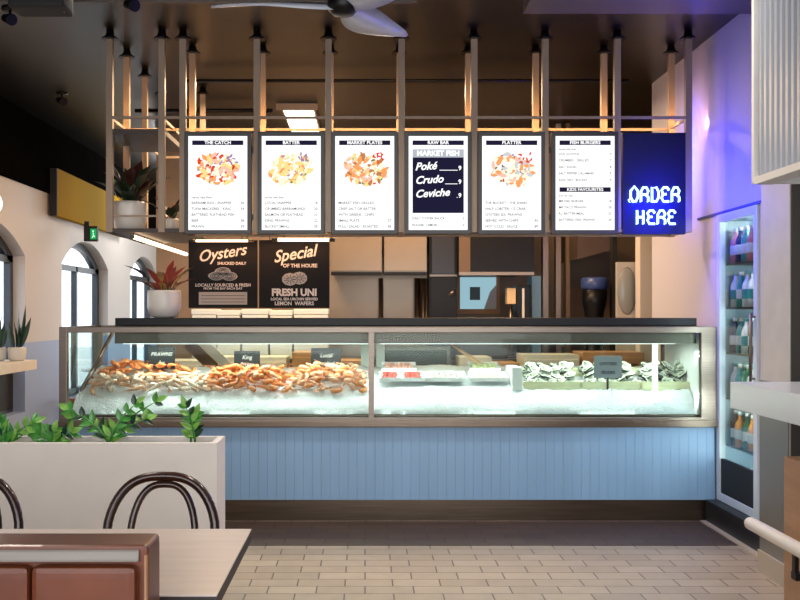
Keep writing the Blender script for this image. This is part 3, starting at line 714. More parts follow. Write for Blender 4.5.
# ================================================================== KITCHEN BEHIND
def tagk(o, label, cat, group=None): return tag(o, label, cat, group)
for i, (a, b) in enumerate(((331, 382), (384, 427))):
    Y0 = 9.0; x0, x1 = PX(a, Y0), PX(b, Y0); hw = (x1-x0)/2
    t = thing('steel_cabinet', ['stainless wall cabinet right of the special board', 'stainless wall cabinet left of the tall black fridge'][i], 'cabinet', ((x0+x1)/2, Y0, PZ(272, Y0)), 0, 'stainless wall cabinets')
    B(-hw, hw, .02, 1.2, 0, .85).build('body', WARMSTEEL, t); B(-hw+.004, hw-.004, 0, .02, .01, .845, .003).build('door', WARMSTEEL, t)
    B(-hw, hw, .0, .05, -.03, 0).build('rim', BLACK, t)
def P2(a, b, c, d, Y0, D): return (PX(a, Y0), PX(b, Y0), Y0, Y0+D, PZ(d, Y0), PZ(c, Y0))
tag(B(PX(300, 9.6), PX(430, 9.6), 9.6, 10.19, 0, 1.9).build('steel_splashback', WARMSTEEL), 'stainless splashback panel behind the kitchen bench', 'panel')
def pipe(px, Y0, r, label, z0=0, z1=3.17):
    tag(MB().cyl((PX(px, Y0), Y0, z0), (PX(px, Y0), Y0, z1), r, 12).build('pipe', STEEL), label, 'pipe', 'kitchen pipes')
pipe(381, 9.5, .022, 'thin steel pipe between the two stainless wall cabinets', 0, 1.68)
pipe(417.5, 9.5, .03, 'steel pipe close to the tall black fridge', 0, 1.68)
pipe(423, 9.5, .018, 'thinnest steel pipe left of the tall black fridge', 0, 1.68)
pipe(426.5, 9.53, .02, 'steel pipe touching the tall black fridge', 0, 1.68)
x0, x1 = PX(429.5, 9.2), PX(457, 9.2)
t = thing('tall_fridge', 'tall black fridge with navy upper door in the kitchen', 'fridge', ((x0+x1)/2, 9.2, 0)); hw = (x1-x0)/2
B(-hw, hw, .02, .9, .05, 2.5).build('body', BLACK, t); B(-hw+.02, hw-.02, 0, .02, PZ(274, 9.2), 2.45, .004).build('upper_door', mat('navy_door', '#2c3040', .35), t)
B(-hw+.01, hw-.01, 0, .02, .1, PZ(277, 9.2), .004).build('lower_door', BLACK, t); B(-hw+.0, hw-.0, -.01, .02, PZ(276.5, 9.2), PZ(274.5, 9.2)).build('rail', STEEL, t)
MB().sweep([P(449, 296, 9.17)-Vector(((x0+x1)/2, 9.2, 0)), P(455, 290, 9.17)-Vector(((x0+x1)/2, 9.2, 0))], .015).build('handle', STEEL, t)
B(-hw, hw, .03, .9, 0, .05).build('plinth', DKSTEEL, t)
x0, x1 = PX(459, 9.0), PX(534, 9.0); hw = (x1-x0)/2
t = thing('range_hood', 'black range hood above the blue lit hatch', 'hood', ((x0+x1)/2, 9.0, PZ(272, 9)))
m = MB(); m.box(-hw, hw, 0, 1.18, 0, .9); m.build('hood_shell', BLACK, t); B(-hw, -hw+.1, -.012, 0, .0, .9).build('side_panel', mat('brown_panel', '#6b5442', .5), t); B(-hw, hw, -.014, 0, -.028, 0).build('lip', WARMSTEEL, t)
# lit hatch in the back wall
h4 = struct(MB().box(PX(456, 10.1), PX(460, 10.1), 10.1, 10.2, PZ(312, 10.1), PZ(274, 10.1)).box(PX(497, 10.1), PX(500, 10.1), 10.1, 10.2, PZ(312, 10.1), PZ(274, 10.1)).box(PX(456, 10.1), PX(500, 10.1), 10.09, 10.2, PZ(277, 10.1), PZ(274, 10.1)).box(PX(456, 10.1), PX(500, 10.1), 10.08, 10.2, PZ(314, 10.1), PZ(309, 10.1)).build('window_4', mat('hatch_wood', '#b98554', .5)), 'wood framed hatch glowing pale blue in the kitchen wall', 'window')
B(PX(460, 10.17), PX(497, 10.17), 10.17, 10.19, PZ(309, 10.17), PZ(277, 10.17)).build('lit_pane', emission('hatch_light', '#9cc4d0', .75), h4)
B(PX(470, 10.15), PX(480, 10.15), 10.14, 10.169, PZ(300, 10.15), PZ(287, 10.15)).build('monitor', mat('monitor_dark', '#27434f', .4), h4)
m = MB(); m.prism([(PX(484, 10.15), PZ(309, 10.15)), (PX(497, 10.15), PZ(309, 10.15)), (PX(497, 10.15), PZ(284, 10.15)), (PX(490, 10.15), PZ(292, 10.15))], 'y', 10.14, 10.168); m.build('white_appliance', WHITE, h4)
# dispensers
bz = 1.0
bench = thing('kitchen_bench', 'long stainless bench along the back of the kitchen', 'bench', (0, 8.85, 0))
B(PX(185, 8.85), PX(655, 8.85), 0, .7, .90, .94, .004).build('bench_top', STEELH, bench)
B(PX(187, 8.85), PX(653, 8.85), .1, .69, .3, .33).build('under_shelf', STEELH, bench)
for px in (190, 300, 420, 540, 650):
    for yy in (.06, .64): MB().cyl((PX(px, 8.85), yy, 0), (PX(px, 8.85), yy, .90), .022, 10).build('leg', STEEL, bench)
x0 = PX(511.5, 9.1); t = thing('towel_dispenser', 'beige dispenser on a thin stand in the kitchen', 'dispenser', (x0, 9.1, .94))
B(-.04, .04, 0, .12, PZ(304, 9.1)-.94, PZ(288, 9.1)-.94, .006).build('box', mat('beige_plastic', '#d9bd92', .5), t); MB().cyl((0, .06, 0), (0, .06, .5), .016).build('stand', STEEL, t); B(-.05, .05, 0, .12, 0, .012).build('foot', STEEL, t)
x0 = PX(524.5, 9.05); t = thing('coffee_machine', 'black coffee machine with pale front strip beside the blue hatch', 'coffee machine', (x0, 9.05, .94))
zt = PZ(285, 9.05)-.94
B(-.06, .06, .02, .3, .0, zt, .01).build('body', BLACK, t); B(-.02, -.0, .0, .02, .22, zt-.03, .003).build('front_strip', WHITE, t); MB().cyl((.0, -.005, .3), (.0, -.005, .36), .012).build('spout', STEEL, t); B(-.055, .055, -.08, .02, .0, .03).build('drip_tray', STEEL, t)
tag(B(*P2(532, 541, 276, 316, 9.3, .3)[:4], .94, PZ(276, 9.3)).build('water_filter', mat('pale_blue_plastic', '#7fa9bd', .4)), 'narrow pale blue unit right of the coffee machine', 'appliance')
for i, (a, b, mm, lab) in enumerate(((543, 548.5, WARMSTEEL, 'pale steel upright right of the pale blue unit'), (556, 561, WARMSTEEL, 'narrow steel upright in the middle of the brown kitchen wall'), (566, 570, mat('brown_upright', '#7a6450', .5), 'brown upright left of the slanted kitchen canopy'))):
    tag(B(PX(a, 9.6), PX(b, 9.6), 9.6, 9.7, 0, 3.17).build('upright', mm), lab, 'upright', 'kitchen uprights')
tag(MB().prism([(PX(578, 9.2), PZ(259, 9.2)), (PX(612, 9.2), PZ(250, 9.2)), (PX(612, 9.2), PZ(225, 9.2)), (PX(578, 9.2), PZ(225, 9.2))], 'y', 9.2, 10.1).build('slanted_canopy', mat('canopy_brown', '#54443a', .45)), 'brown slanted canopy above the coffee grinder', 'canopy')
x0 = PX(598, 9.0); t = thing('coffee_grinder', 'dark grinder with blue hopper on the kitchen bench', 'grinder', (x0, 9.0, .94))
MB().lathe([(.1, 0), (.11, .02), (.085, .05), (.075, .3), (.09, .42), (.11, .5), (.12, .62), (0, .62)], (0, .15, 0), 18).build('body', BLACK, t)
MB().lathe([(.1, .62), (.12, .64), (.12, .72), (.1, .735), (0, .735)], (0, .15, 0), 18).build('hopper', mat('blue_hopper', '#3b4f86', .3), t)
MB().sweep([(-.05, .06, .3), (-.1, -.02, .24), (-.13, -.04, .12)], .014).sweep([(.05, .06, .35), (.11, 0, .32), (.12, -.03, .2)], .012).build('handle', STEEL, t)
B(-.12, .12, 0, .3, 0, .0199).build('base', DKSTEEL, t)
tag(B(PX(612.5, 9.1), PX(617, 9.1), 9.1, 9.2, 0, 3.17).build('upright', BLACKM), 'black upright beside the round mirror', 'upright', 'kitchen uprights')
t = thing('round_mirror', 'pale panel with a round mirror at the right of the kitchen', 'mirror', (PX(627, 8.8), 8.8, 0))
hw = .09; B(-hw, hw, 0, .05, 0, PZ(262, 8.8), .006).build('panel', mat('panel_grey', '#b9b4ac', .4), t)
d = MB().lathe([(.0, .0), (.1, .005), (.105, 0), (.11, -.004)], n=28).build('mirror_disc', mat('mirror_grey', '#8d918f', .3, .1), t)
d.rotation_euler = (PI/2, 0, 0); d.location = (-.0, -.006, PZ(291, 8.8)); d.scale = (.78, 1.9, 1)
tag(B(PX(640, 8.6), PX(653, 8.6), 8.6, 8.75, 0, 2.6, .004).build('upright', mat('white_upright', '#d5cbc2', .5)), 'white upright at the right end of the kitchen', 'upright', 'kitchen uprights')
# under-bench appliances and boxes seen through the case
OVEN = mat('oven_glass', '#333b38', .2)
x0, x1 = PX(378, 8.6), PX(450, 8.6); t = thing('oven', 'wide dark glass oven behind the fish trays', 'oven', ((x0+x1)/2, 8.55, .0)); hw = (x1-x0)/2
B(-hw, hw, .02, .28, .45, 1.06).build('body', STEEL, t); B(-hw+.03, hw-.03, 0, .02, .72, 1.03, .004).build('door', OVEN, t); MB().cyl((-hw+.05, -.02, .69), (hw-.05, -.02, .69), .01).build('handle', STEEL, t)
MB().box(-hw+.02, -hw+.06, .05, .25, 0, .45).box(hw-.06, hw-.02, .05, .25, 0, .45).build('stand', DKSTEEL, t)
boxes = [(192, 216, 309, 321, 'leftmost white foam box on the kitchen bench'), (217, 240, 310, 321, 'white foam box second from left on the kitchen bench'), (242, 268, 309, 321, 'white foam box below the gap between the two boards'), (270, 292, 310, 321, 'white foam box below the special board'), (294, 328, 309, 321, 'rightmost and longest white foam box on the kitchen bench')]
for (a, b, c, d, lab) in boxes:
    Y0 = 8.95; t = thing('foam_box', lab, 'box', (PX((a+b)/2, Y0), Y0, .94), 0, 'foam boxes on the kitchen bench'); hw = (b-a)/2*Y0/1000
    zt = PZ(c, Y0)-.94
    B(-hw, hw, 0, .3, 0, zt-.05, .01).build('box', mat('foam', '#dbe6ea', .6), t); B(-hw-.006, hw+.006, -.006, .306, zt-.049, zt, .01).build('lid', mat('foam', '#dbe6ea', .6), t)
CARDB = mat('kraft_card', '#a97c52', .7, var=.15)
for (a, b, z0_, z1_, mm, lab) in ((150, 200, .35, .95, 'w', 'white chest behind the leftmost prawn heap'), (205, 286, .33, .98, 'w', 'white chest behind the second prawn heap'), (292, 330, .33, 1.02, 'c', 'brown cupboard behind the third prawn heap'), (332, 362, .33, .95, 'c', 'brown cupboard close to the middle case post'), (460, 492, .4, .98, 's', 'steel cupboard behind the wooden paddle'), (496, 520, .4, .93, 'c', 'brown cupboard behind the foam tub'), (524, 580, .35, 1.0, 's', 'steel cupboard behind the left oyster crate'), (583, 645, .35, 1.02, 'c', 'brown cupboard behind the grey price card')):
    Y0 = 8.35; x0, x1 = PX(a, Y0), PX(b, Y0); hw = (x1-x0)/2
    t = thing('low_cupboard', lab, 'cupboard', ((x0+x1)/2, Y0, 0), 0, 'low units behind the display case')
    mm = {'w': WHITE, 'c': mat('brown_cupboard', '#b58a62', .5, var=.1), 's': mat('pale_unit', '#d4d0c4', .45, .2)}[mm]
    B(-hw, hw, .018, .42, .06, z1_, .004).build('body', mm, t); B(-hw+.008, hw-.008, 0, .018, .08, z1_-.04, .004).build('door', mm, t)
    MB().cyl((hw*.5-.06, -.015, z1_-.1), (hw*.5+.06, -.015, z1_-.1), .006).build('handle', STEEL, t); B(-hw+.02, hw-.02, .05, .4, 0, .06).build('plinth', BLACKM, t)
for (a, b, mm, lab) in ((P(188, 343, 7.72), P(218, 372, 7.72), mat('brown_board', '#6b4a33', .5), 'brown board leaning behind the left prawn heap'), (P(201, 342, 7.8), P(228, 368, 7.8), WHITE, 'white board leaning behind the left prawn heap')):
    dirv = b-a; m = MB(); e = dirv.normalized(); s_ = Vector((e.z, 0, -e.x)).normalized()
    c2 = b+(dirv)*(b.z/(a.z-b.z))*.98
    t_ = bmesh.new(); vs = []
    for q in (a, c2):
        for k in (-1, 1):
            for dy in (0, .02): vs.append(t_.verts.new(q+s_*k*.045+Vector((0, dy, 0))))
    bmesh.ops.convex_hull(t_, input=vs); me = bpy.data.meshes.new('t'); t_.to_mesh(me); t_.free(); m.bm.from_mesh(me)
    tag(m.build('leaning_board', mm), lab, 'board')

# dining corner far behind
t = thing('cafe_table', 'small white round table by the far left windows', 'table', (-2.72, 10.75, 0))
MB().lathe([(0, 0), (.32, 0), (.32, .025), (0, .025)], (0, 0, .73), 28).build('tabletop', WHITE, t); MB().cyl((0, 0, .02), (0, 0, .73), .03).build('column', BLACK, t); MB().lathe([(.22, 0), (.22, .015), (.03, .03), (0, .03)], n=24).build('base', BLACK, t)
for i, (x, yy) in enumerate(((-2.55, 11.45), (-2.85, 10.05))):
    t = thing('stool', ['red topped stool behind the white round table', 'red topped stool in front of the white round table'][i], 'stool', (x, yy, 0), 0, 'stools by the far windows')
    MB().lathe([(0, 0), (.17, 0), (.18, .02), (.17, .045), (0, .05)], (0, 0, .45), 24).build('seat', mat('red_seat', '#a8483c', .5), t)
    for k in range(4):
        a = PI/4+k*PI/2; MB().cyl((.12*math.cos(a), .12*math.sin(a), .452), (.18*math.cos(a), .18*math.sin(a), 0), .012).build('leg', BLACK, t)

# ================================================================== DRINKS FRIDGE
FRB = mat('fridge_white', '#cfdde4', .35)
fg = thing('drinks_fridge', 'tall glass door drinks fridge set in the right wall', 'fridge', (2.285, 6.14, .147))
y0, y1 = -.335, .335
zt = 1.835; BZ = .147
m = MB().box(.03, .70, y0, y0+.03, 0, zt).box(.03, .70, y1-.03, y1, 0, zt).box(.03, .70, y0+.03, y1-.03, zt-.04, zt).box(.03, .70, y0+.03, y1-.03, 0, .04).box(.67, .70, y0+.03, y1-.03, .04, zt-.04)
m.build('cabinet', mat('fridge_liner', '#8ea6b0', .4), fg)
m = MB().box(-.01, .028, y0, y0+.055, 0, zt, .004).box(-.01, .028, y1-.055, y1, 0, zt, .004).box(-.01, .028, y0+.055, y1-.055, zt-.05, zt, .004).box(-.01, .028, y0+.055, y1-.055, 0, .05, .004)
dr = m.build('door_frame', FRB, fg)
B(.005, .012, y0+.055, y1-.055, .05, zt-.05).build('door_glass', GLASSC, fg)
B(.0, .02, y0+.056, y1-.056, .05, .27).build('grille', BLACKM, fg)
MB().cyl((-.035, y0+.03, .8), (-.035, y0+.03, 1.2), .009).cyl((-.035, y0+.03, .82), (0, y0+.03, .82), .007).cyl((-.035, y0+.03, 1.18), (0, y0+.03, 1.18), .007).build('handle', STEEL, fg)
MB().box(.035, .05, y0+.032, y0+.05, .3, zt-.08).build('light_tube', emission('fridge_led', '#f0fbff', 5), fg)
shz = [.36, .66, .95, 1.24, 1.52]
for z in shz: B(.042, .5, y0+.032, y1-.032, z-.012, z).build('wire_shelf', STEEL, fg)
BOT = {'teal': mat('teal_label', '#3f9c9c', .3), 'green': mat('bottle_green', '#2f7a4f', .15), 'orange': mat('juice_orange', '#e59440', .2), 'pink': mat('drink_pink', '#d9828a', .2), 'white': mat('carton_white', '#eef0ee', .4), 'cola': mat('cola_brown', '#3a1d14', .15), 'navy': mat('drink_navy', '#24345e', .2)}
def bottle(r=.032, h=.22):
    return [(0, 0), (r, 0), (r, h*.58), (r*.85, h*.68), (r*.4, h*.8), (r*.36, h*.93), (0, h*.93)]
first = {}
rowdesc = ['bottom', 'second', 'middle', 'fourth', 'top']
for si, z in enumerate(shz):
    for r_ in range(2):
        for c in range(6):
            key = [['orange', 'cola', 'orange', 'green', 'orange', 'cola'], ['white', 'teal', 'white', 'green', 'teal', 'white'], ['teal', 'white', 'green', 'white', 'teal', 'navy'], ['white', 'teal', 'white', 'white', 'teal', 'white'], ['pink', 'navy', 'pink', 'teal', 'navy', 'pink']][si][c]
            loc = (2.285+.078+r_*.08+random.uniform(-.006, .006), 6.14+y0+.09+c*.098, BZ+z+.0005)
            if key not in first:
                o = thing('bottle', 'x', 'bottle', loc)
                MB().lathe(bottle(), n=14).build('glass_body', BOT[key], o); MB().lathe([(.0125, .2), (.0135, .2), (.0135, .222), (0, .223)], n=12).build('cap', WHITE if key != 'white' else BOT['teal'], o)
                MB().lathe([(.0325, .05), (.0328, .06), (.0328, .1), (.0325, .11)], n=14).build('label_band', WHITE if key not in ('white',) else BOT['teal'], o)
                first[key] = o
            else: o = dup(first[key], None, loc=loc)
            tag(o, '%s drink bottle on the %s shelf of the drinks fridge' % ({'teal': 'teal', 'cola': 'dark brown', 'navy': 'navy'}.get(key, key), rowdesc[si]), 'bottle', '%s bottles, %s fridge shelf' % (key, rowdesc[si]))

# ================================================================== SERVICE KIOSK ON THE RIGHT
KX = 1.65
m = MB(); Yf = 4.22; n = 52; pitch = .053
t = bmesh.new(); prof = []
yy = 1.6
while yy < Yf:
    for (dx, dy) in ((0, 0), (0, .022), (.014, .03), (.014, .045)): prof.append((KX+.012+dx, yy+dy))
    yy += pitch
A_ = [t.verts.new((x, q, 1.93)) for x, q in prof]; B_ = [t.verts.new((x, q, CZ)) for x, q in prof]
for k in range(len(prof)-1): t.faces.new((A_[k], A_[k+1], B_[k+1], B_[k]))
me = bpy.data.meshes.new('t'); t.to_mesh(me); t.free(); m.bm.from_mesh(me)
kp = thing('corrugated_bulkhead', 'white corrugated metal panel hanging at top right over the white ledge', 'panel', (0, 0, 0))
CORR = mat('corrugated_white', '#9fa6b1', .4, .2)
m.build('corrugated_sheet', CORR, kp)
B(KX-.0, KX+.25, Yf+.025, Yf+.05, 1.90, CZ, .003).build('end_post', WHITE, kp); B(KX+.0, KX+.08, 1.6, Yf+.025, 1.895, 1.925).build('bottom_trim', WHITE, kp)
B(KX+.04, KX+.25, 1.6, Yf+.02, 1.93, CZ).build('core', BLACKM, kp)
lg = thing('service_ledge', 'thick white ledge sticking out in front of the pillar at right', 'counter', (0, 0, 0))
B(1.57, 2.05, 1.5, 4.3, .942, 1.055, .004).build('ledge_top', mat('ledge_white', '#d8dde0', .3, coat=.3), lg)
B(1.86, 2.0, 1.5, 3.75, 0, .942).build('support_wall', BLACKM, lg)
B(1.6, 1.855, 1.5, 3.82, 0, .803, .003).build('cladding', mat('tan_plywood', '#a9805f', .5, var=.12, nscale=4, stretch=(1, 1, 6)), lg)
rl = thing('foot_rail', 'white round rail in front of the tan plywood cladding', 'rail', (0, 0, 0))
m = MB().sweep([(1.485, 3.872, .54), (1.485, 3.865, .54), (1.485, 3.85, .54), (1.485, 1.6, .54)], [.008, .02, .025, .025], 16); m.build('bar', mat('rail_white', '#e3dad2', .35), rl)
for yy in (3.45, 2.2):
    b_ = MB().box(1.478, 1.492, yy-.012, yy+.012, .43, .52).box(1.478, 1.599, yy-.02, yy+.02, .43, .455).build('bracket', BLACK, rl)
    MB().cyl((1.51, yy-.03, .442), (1.51, yy-.02, .442), .012).build('bolt', mat('copper_bolt', '#c9783e', .35, .6), b_)

# ================================================================== CEILING ITEMS
fn = thing('ceiling_fan', 'white ceiling fan with three blades over the front of the shop', 'fan', (-.105, 4.78, 2.815))
MB().lathe([(0, -.045), (.05, -.04), (.075, -.01), (.075, .05), (.04, .08), (0, .08)], n=24).build('motor', BLACK, fn); MB().cyl((0, 0, .08), (0, 0, .364), .014).build('downrod', BLACK, fn)
MB().lathe([(.05, .31), (.05, .36), (0, .364)], n=20).build('canopy', BLACK, fn)
BLD = mat('fan_blade', '#c9ccd6', .35)
def blade(ang):
    t = bmesh.new(); rows = []
    n = 12
    for i in range(n+1):
        u = i/n; r = .04+.60*u; w = .03+.062*math.sin(PI*min(1, u*.93+.07)**.8) if u < .98 else .03
        w *= (1 if u < .9 else (1-(u-.9)*7))
        tw = -.55*(1-u*.6); sw = .05*math.sin(u*PI*.9)
        a = [t.verts.new((r, sw+s*w*math.cos(tw), s*w*math.sin(tw)+.015*u+th)) for s, th in ((-1, 0), (0, .008), (1, 0), (0, -.008))]
        rows.append(a)
    for p, q in zip(rows, rows[1:]):
        for k in range(4): t.faces.new((p[k], p[(k+1) % 4], q[(k+1) % 4], q[k])).smooth = True
    t.faces.new(rows[0]); t.faces.new(rows[-1][::-1])
    t.transform(Matrix.Rotation(ang, 4, 'Z')); bmesh.ops.recalc_face_normals(t, faces=t.faces[:])
    m = MB(); me = bpy.data.meshes.new('t'); t.to_mesh(me); t.free(); m.bm.from_mesh(me); m.build('blade', BLD, fn)
for a in (58, 174, 296): blade(math.radians(a))
struct(B(PX(523, 5.85), 2.28, 3.6, 5.85, 3.1, 3.18).build('trim_5', mat('ceiling_panel', '#57504b', .4)), 'lighter dropped ceiling panel at top right', 'ceiling panel')
struct(MB().box(-3.0, .3, 5.78, 5.82, 3.15, 3.18).build('trim_6', mat('ceiling_batten', '#5b534c', .5)), 'thin batten across the ceiling behind the fan', 'ceiling batten')
lp = thing('ceiling_light', 'long lit ceiling panel light seen above the second menu screen', 'light', (-.583, 8.75, 3.12))
B(-.13, .13, 0, 1.36, 0, .008).build('diffuser', emission('panel_light', '#fff0d8', 6), lp); B(-.15, .15, -.02, 1.38, .008, .06).build('housing', WARMSTEEL, lp); B(-.19, .17, -.06, -.03, -.004, .05).build('end_bracket', POSTM, lp)
for (y_, r, lab) in ((7.58, .013, 'black pipe across the ceiling behind the frame, nearer one'), (8.7, .018, 'black pipe across the ceiling by the lit panel light')):
    if y_ > 8.5:
        tag(MB().cyl((-2.0, y_, 3.11), (-.80, y_, 3.11), r).build('ceiling_pipe', BLACK), lab, 'pipe')
    else: tag(MB().cyl((-1.4, y_, 3.11), (2.0, y_, 3.11), r).build('ceiling_pipe', BLACK), lab, 'pipe')
sp = thing('ceiling_speaker', 'black speaker box hanging from the ceiling at top left', 'speaker', (PX(41, 5.15), 5.15, 2.9))
B(-.14, .14, -.1, .1, -.0, .16, .02).build('cabinet', BLACKM, sp); MB().cyl((0, 0, .158), (0, 0, .279), .015).build('mount', BLACK, sp); MB().ball((.12, -.0, .02), .012, sc=(1, 1, 2)).build('knob', STEEL, sp)
for (px, py, lab) in ((132, 4, 'small black spotlight on the ceiling right of the speaker box'), (10, 18, 'small black ceiling spotlight at the far top left corner'), (62, 100, 'small black ceiling spotlight far back above the yellow panel')):
    zc = 3.12; Y0 = (zc-H)*1000/(313-py)
    s = thing('spotlight', lab, 'spotlight', (PX(px, Y0), Y0, 3.18), 0, 'small ceiling spotlights')
    MB().lathe([(.0, -.012), (.05, -.012), (.05, 0), (0, 0)], n=16).build('base', BLACK, s)
    MB().sweep([(-.03, 0, -.06), (.03, -.05, -.085)], [.025, .035], 14).cyl((0, 0, -.07), (0, 0, -.01), .008).build('lamp_head', BLACK, s)
# yellow panel, exit sign, wall lamp
yp = tag(B(-3.069, -3.0, 9.76, 12.6, PZ(215.5, 9.74), PZ(168, 9.74), .004).build('yellow_panel', mat('mustard', '#96720a', .9, spec=.1)), 'mustard yellow panel fixed high on the left wall', 'panel')
B(-3.069, -3.002, 9.74, 9.759, PZ(215.5, 9.74), PZ(168, 9.74)).build('end_cap', BLACKM, yp)
ex = thing('exit_sign', 'small black exit box with a green face below the yellow panel', 'exit sign', (-2.87, 10.45, 2.10))
B(-.07, .07, 0, .06, 0, .16, .006).build('case', BLACKM, ex); B(-.0, .064, -.004, 0, .02, .13).build('lit_face', emission('exit_green', '#1fa055', .9), ex)
m = MB(); m.ball((.03, -.005, .105), .009, sc=(1, .2, 1)); m.sweep([(.03, -.005, .09), (.034, -.005, .06), (.02, -.005, .035)], .005, 6).sweep([(.034, -.005, .06), (.048, -.005, .045)], .005, 6); m.build('figure', emission('exit_white', '#d8ffe6', 1), ex)
B(-.07, -.02, .02, .04, .158, .21).build('bracket', BLACKM, ex)
wl = thing('wall_lamp', 'glowing white globe lamp on the left wall at the photo edge', 'lamp', (-3.1, 7.93, 2.22))
MB().ball((.12, 0, 0), .1, sub=3).build('globe', emission('globe_glow', '#fff3df', 2.2), wl); MB().sweep([(0.001, 0, 0), (.03, 0, 0)], .04, 16).build('wall_plate', STEEL, wl)

# ledge with plants on the left
lt = thing('window_ledge', 'pale wooden bar ledge in front of the nearest arched window', 'ledge', (0, 0, 0))
B(-3.098, -2.46, 5.0, 7.5, .93, 1.0, .004).build('ledge_top', mat('pale_ledge', '#d9d2c8', .45, var=.06), lt)
for yy in (5.4, 7.2): B(-3.098, -2.7, yy-.02, yy+.02, .72, .93).build('bracket', DKSTEEL, lt)
def snake(label, x, yy, z, sd, hh):
    rnd = random.Random(sd); t = thing('snake_plant', label, 'plant', (x, yy, z), 0, 'snake plants on the window ledge')
    MB().lathe([(.045, 0), (.062, .02), (.066, .09), (.06, .1), (.05, .1), (.048, .08), (0, .08)], n=24).build('pot', BOWL, t)
    m = MB()
    for k in range(9):
        a = rnd.uniform(0, 6.28); l = rnd.uniform(.5, 1)*hh; q = rnd.uniform(.05, .35)
        m.leaf((.02*math.cos(a), .02*math.sin(a), .08), (q*math.cos(a), q*math.sin(a), 1), (math.cos(a+1.5), math.sin(a+1.5), 0), l, .04, bend=.1*rnd.random())
    m.build('foliage', mat('snake_leaf', '#2c4630', .4, var=.4, nscale=14), t)
snake('snake plant in a pale pot at the right end of the window ledge', PX(17, 7.3), 7.3, 1.0005, 4, .36)
snake('snake plant in a pale pot cut by the left photo edge', PX(-2, 7.3), 7.28, 1.0005, 8, .26)

# ================================================================== FOREGROUND
PLY = 4.6; PXR = PX(217, PLY)
PLM = mat('planter_board', '#e6dfd7', .6, var=.03, nscale=5)
pt = thing('planter_box', 'long beige planter box dividing the seats from the counter', 'planter', (0, PLY, 0)); W_ = .27; zt = PZ(443, PLY)
B(-2.6, PXR, 0, .03, .0, zt, .002).build('front_board', PLM, pt); B(-2.6, PXR, W_-.03, W_, .0, zt, .002).build('back_board', PLM, pt)
B(PXR-.03, PXR, .0302, W_-.0302, .0, zt, .002).build('end_board', PLM, pt); B(-2.6, -2.57, .0302, W_-.0302, .0, zt, .002).build('end_board', PLM, pt)
B(-2.57, PXR-.0301, .0301, W_-.0301, 0, zt-.035).build('soil', SOIL, pt)
ZL = [mat('zz_leaf', '#3f8a34', .3, var=.35, nscale=20), mat('zz_leaf_dark', '#173a20', .3, var=.35, nscale=20), mat('zz_leaf_light', '#79b04a', .3, var=.3, nscale=20)]
def zz(label, px, hgt, stems, sd, spread):
    rnd = random.Random(sd); t = thing('leafy_plant', label, 'plant', (PX(px, PLY+.13), PLY+.13, zt-.036), 0, 'green plants in the planter box')
    st = MB(); m = MB()
    for k in range(stems):
        a = rnd.uniform(0, 6.28); ln = hgt*rnd.uniform(.6, 1.05); lean = rnd.uniform(.1, 1)*spread*(1 if math.cos(a) > 0 else -1)
        base = Vector((rnd.uniform(-.03, .03), rnd.uniform(-.03, .03), 0))
        pts = [base+Vector((lean*u*u+lean*.3*u, .06*math.sin(a)*u, ln*u*(1-.12*u))) for u in (0, .25, .5, .75, 1)]
        st.sweep(pts, [.006, .0055, .005, .004, .002], 6)
        nl = 5
        for q in range(nl):
            u = .22+.75*q/(nl-1); i = min(3, int(u*4)); p = pts[i].lerp(pts[i+1], u*4-i); tg = (pts[i+1]-pts[i]).normalized()
            for s in (-1, 1):
                side = Vector((tg.z, rnd.uniform(-.5, .5), -tg.x)).normalized()
                d = (side*s*.9+tg*.75+Vector((0, rnd.uniform(-.4, .2), .1))).normalized()
                m.leaf(p, d, Vector((0, -1, .6)), rnd.uniform(.05, .075)*(1.1-.25*u), .028, mi=rnd.choice((0, 0, 1, 2)), bend=.12)
        m.leaf(pts[-1], (pts[-1]-pts[-2]), (0, -1, .3), .06, .03, mi=2)
    st.build('stem', ZL[0], t); m.build('foliage', ZL, t)
zz('low green plant at the left photo edge of the planter', 8, .13, 5, 1, .12)
zz('low green plant second from the left in the planter', 47, .13, 4, 22, .08)
zz('widest bright green plant in the middle of the planter', 112, .23, 5, 33, .17)
zz('single tall green plant near the right end of the planter', 190, .26, 2, 54, .035)

TBY0, TBY1, TBX = 2.15, 2.81, -.318
tb = thing('dining_table', 'pale wooden table with dark edge behind the leather booth', 'table', (-1.1, 2.48, 0))
TOP = mat('table_top', '#dccec5', .32, var=.06, nscale=4, stretch=(1, 8, 8))
B(TBX-1.6+1.1, TBX+1.1, TBY0-2.48, TBY1-2.48, .712, .74, .002).build('edge_band', mat('table_edge', '#2a1d1a', .5), tb)
B(TBX-1.599+1.1, TBX-.001+1.1, TBY0-2.479, TBY1-2.481, .7401, .7435).build('tabletop', TOP, tb)
for x in (-.45, .3):
    MB().cyl((x, 0, .03), (x, 0, .711), .035).build('leg', BLACK, tb); MB().lathe([(.24, 0), (.24, .012), (.04, .03), (0, .03)], (x, 0, 0), 28).build('foot', BLACK, tb)
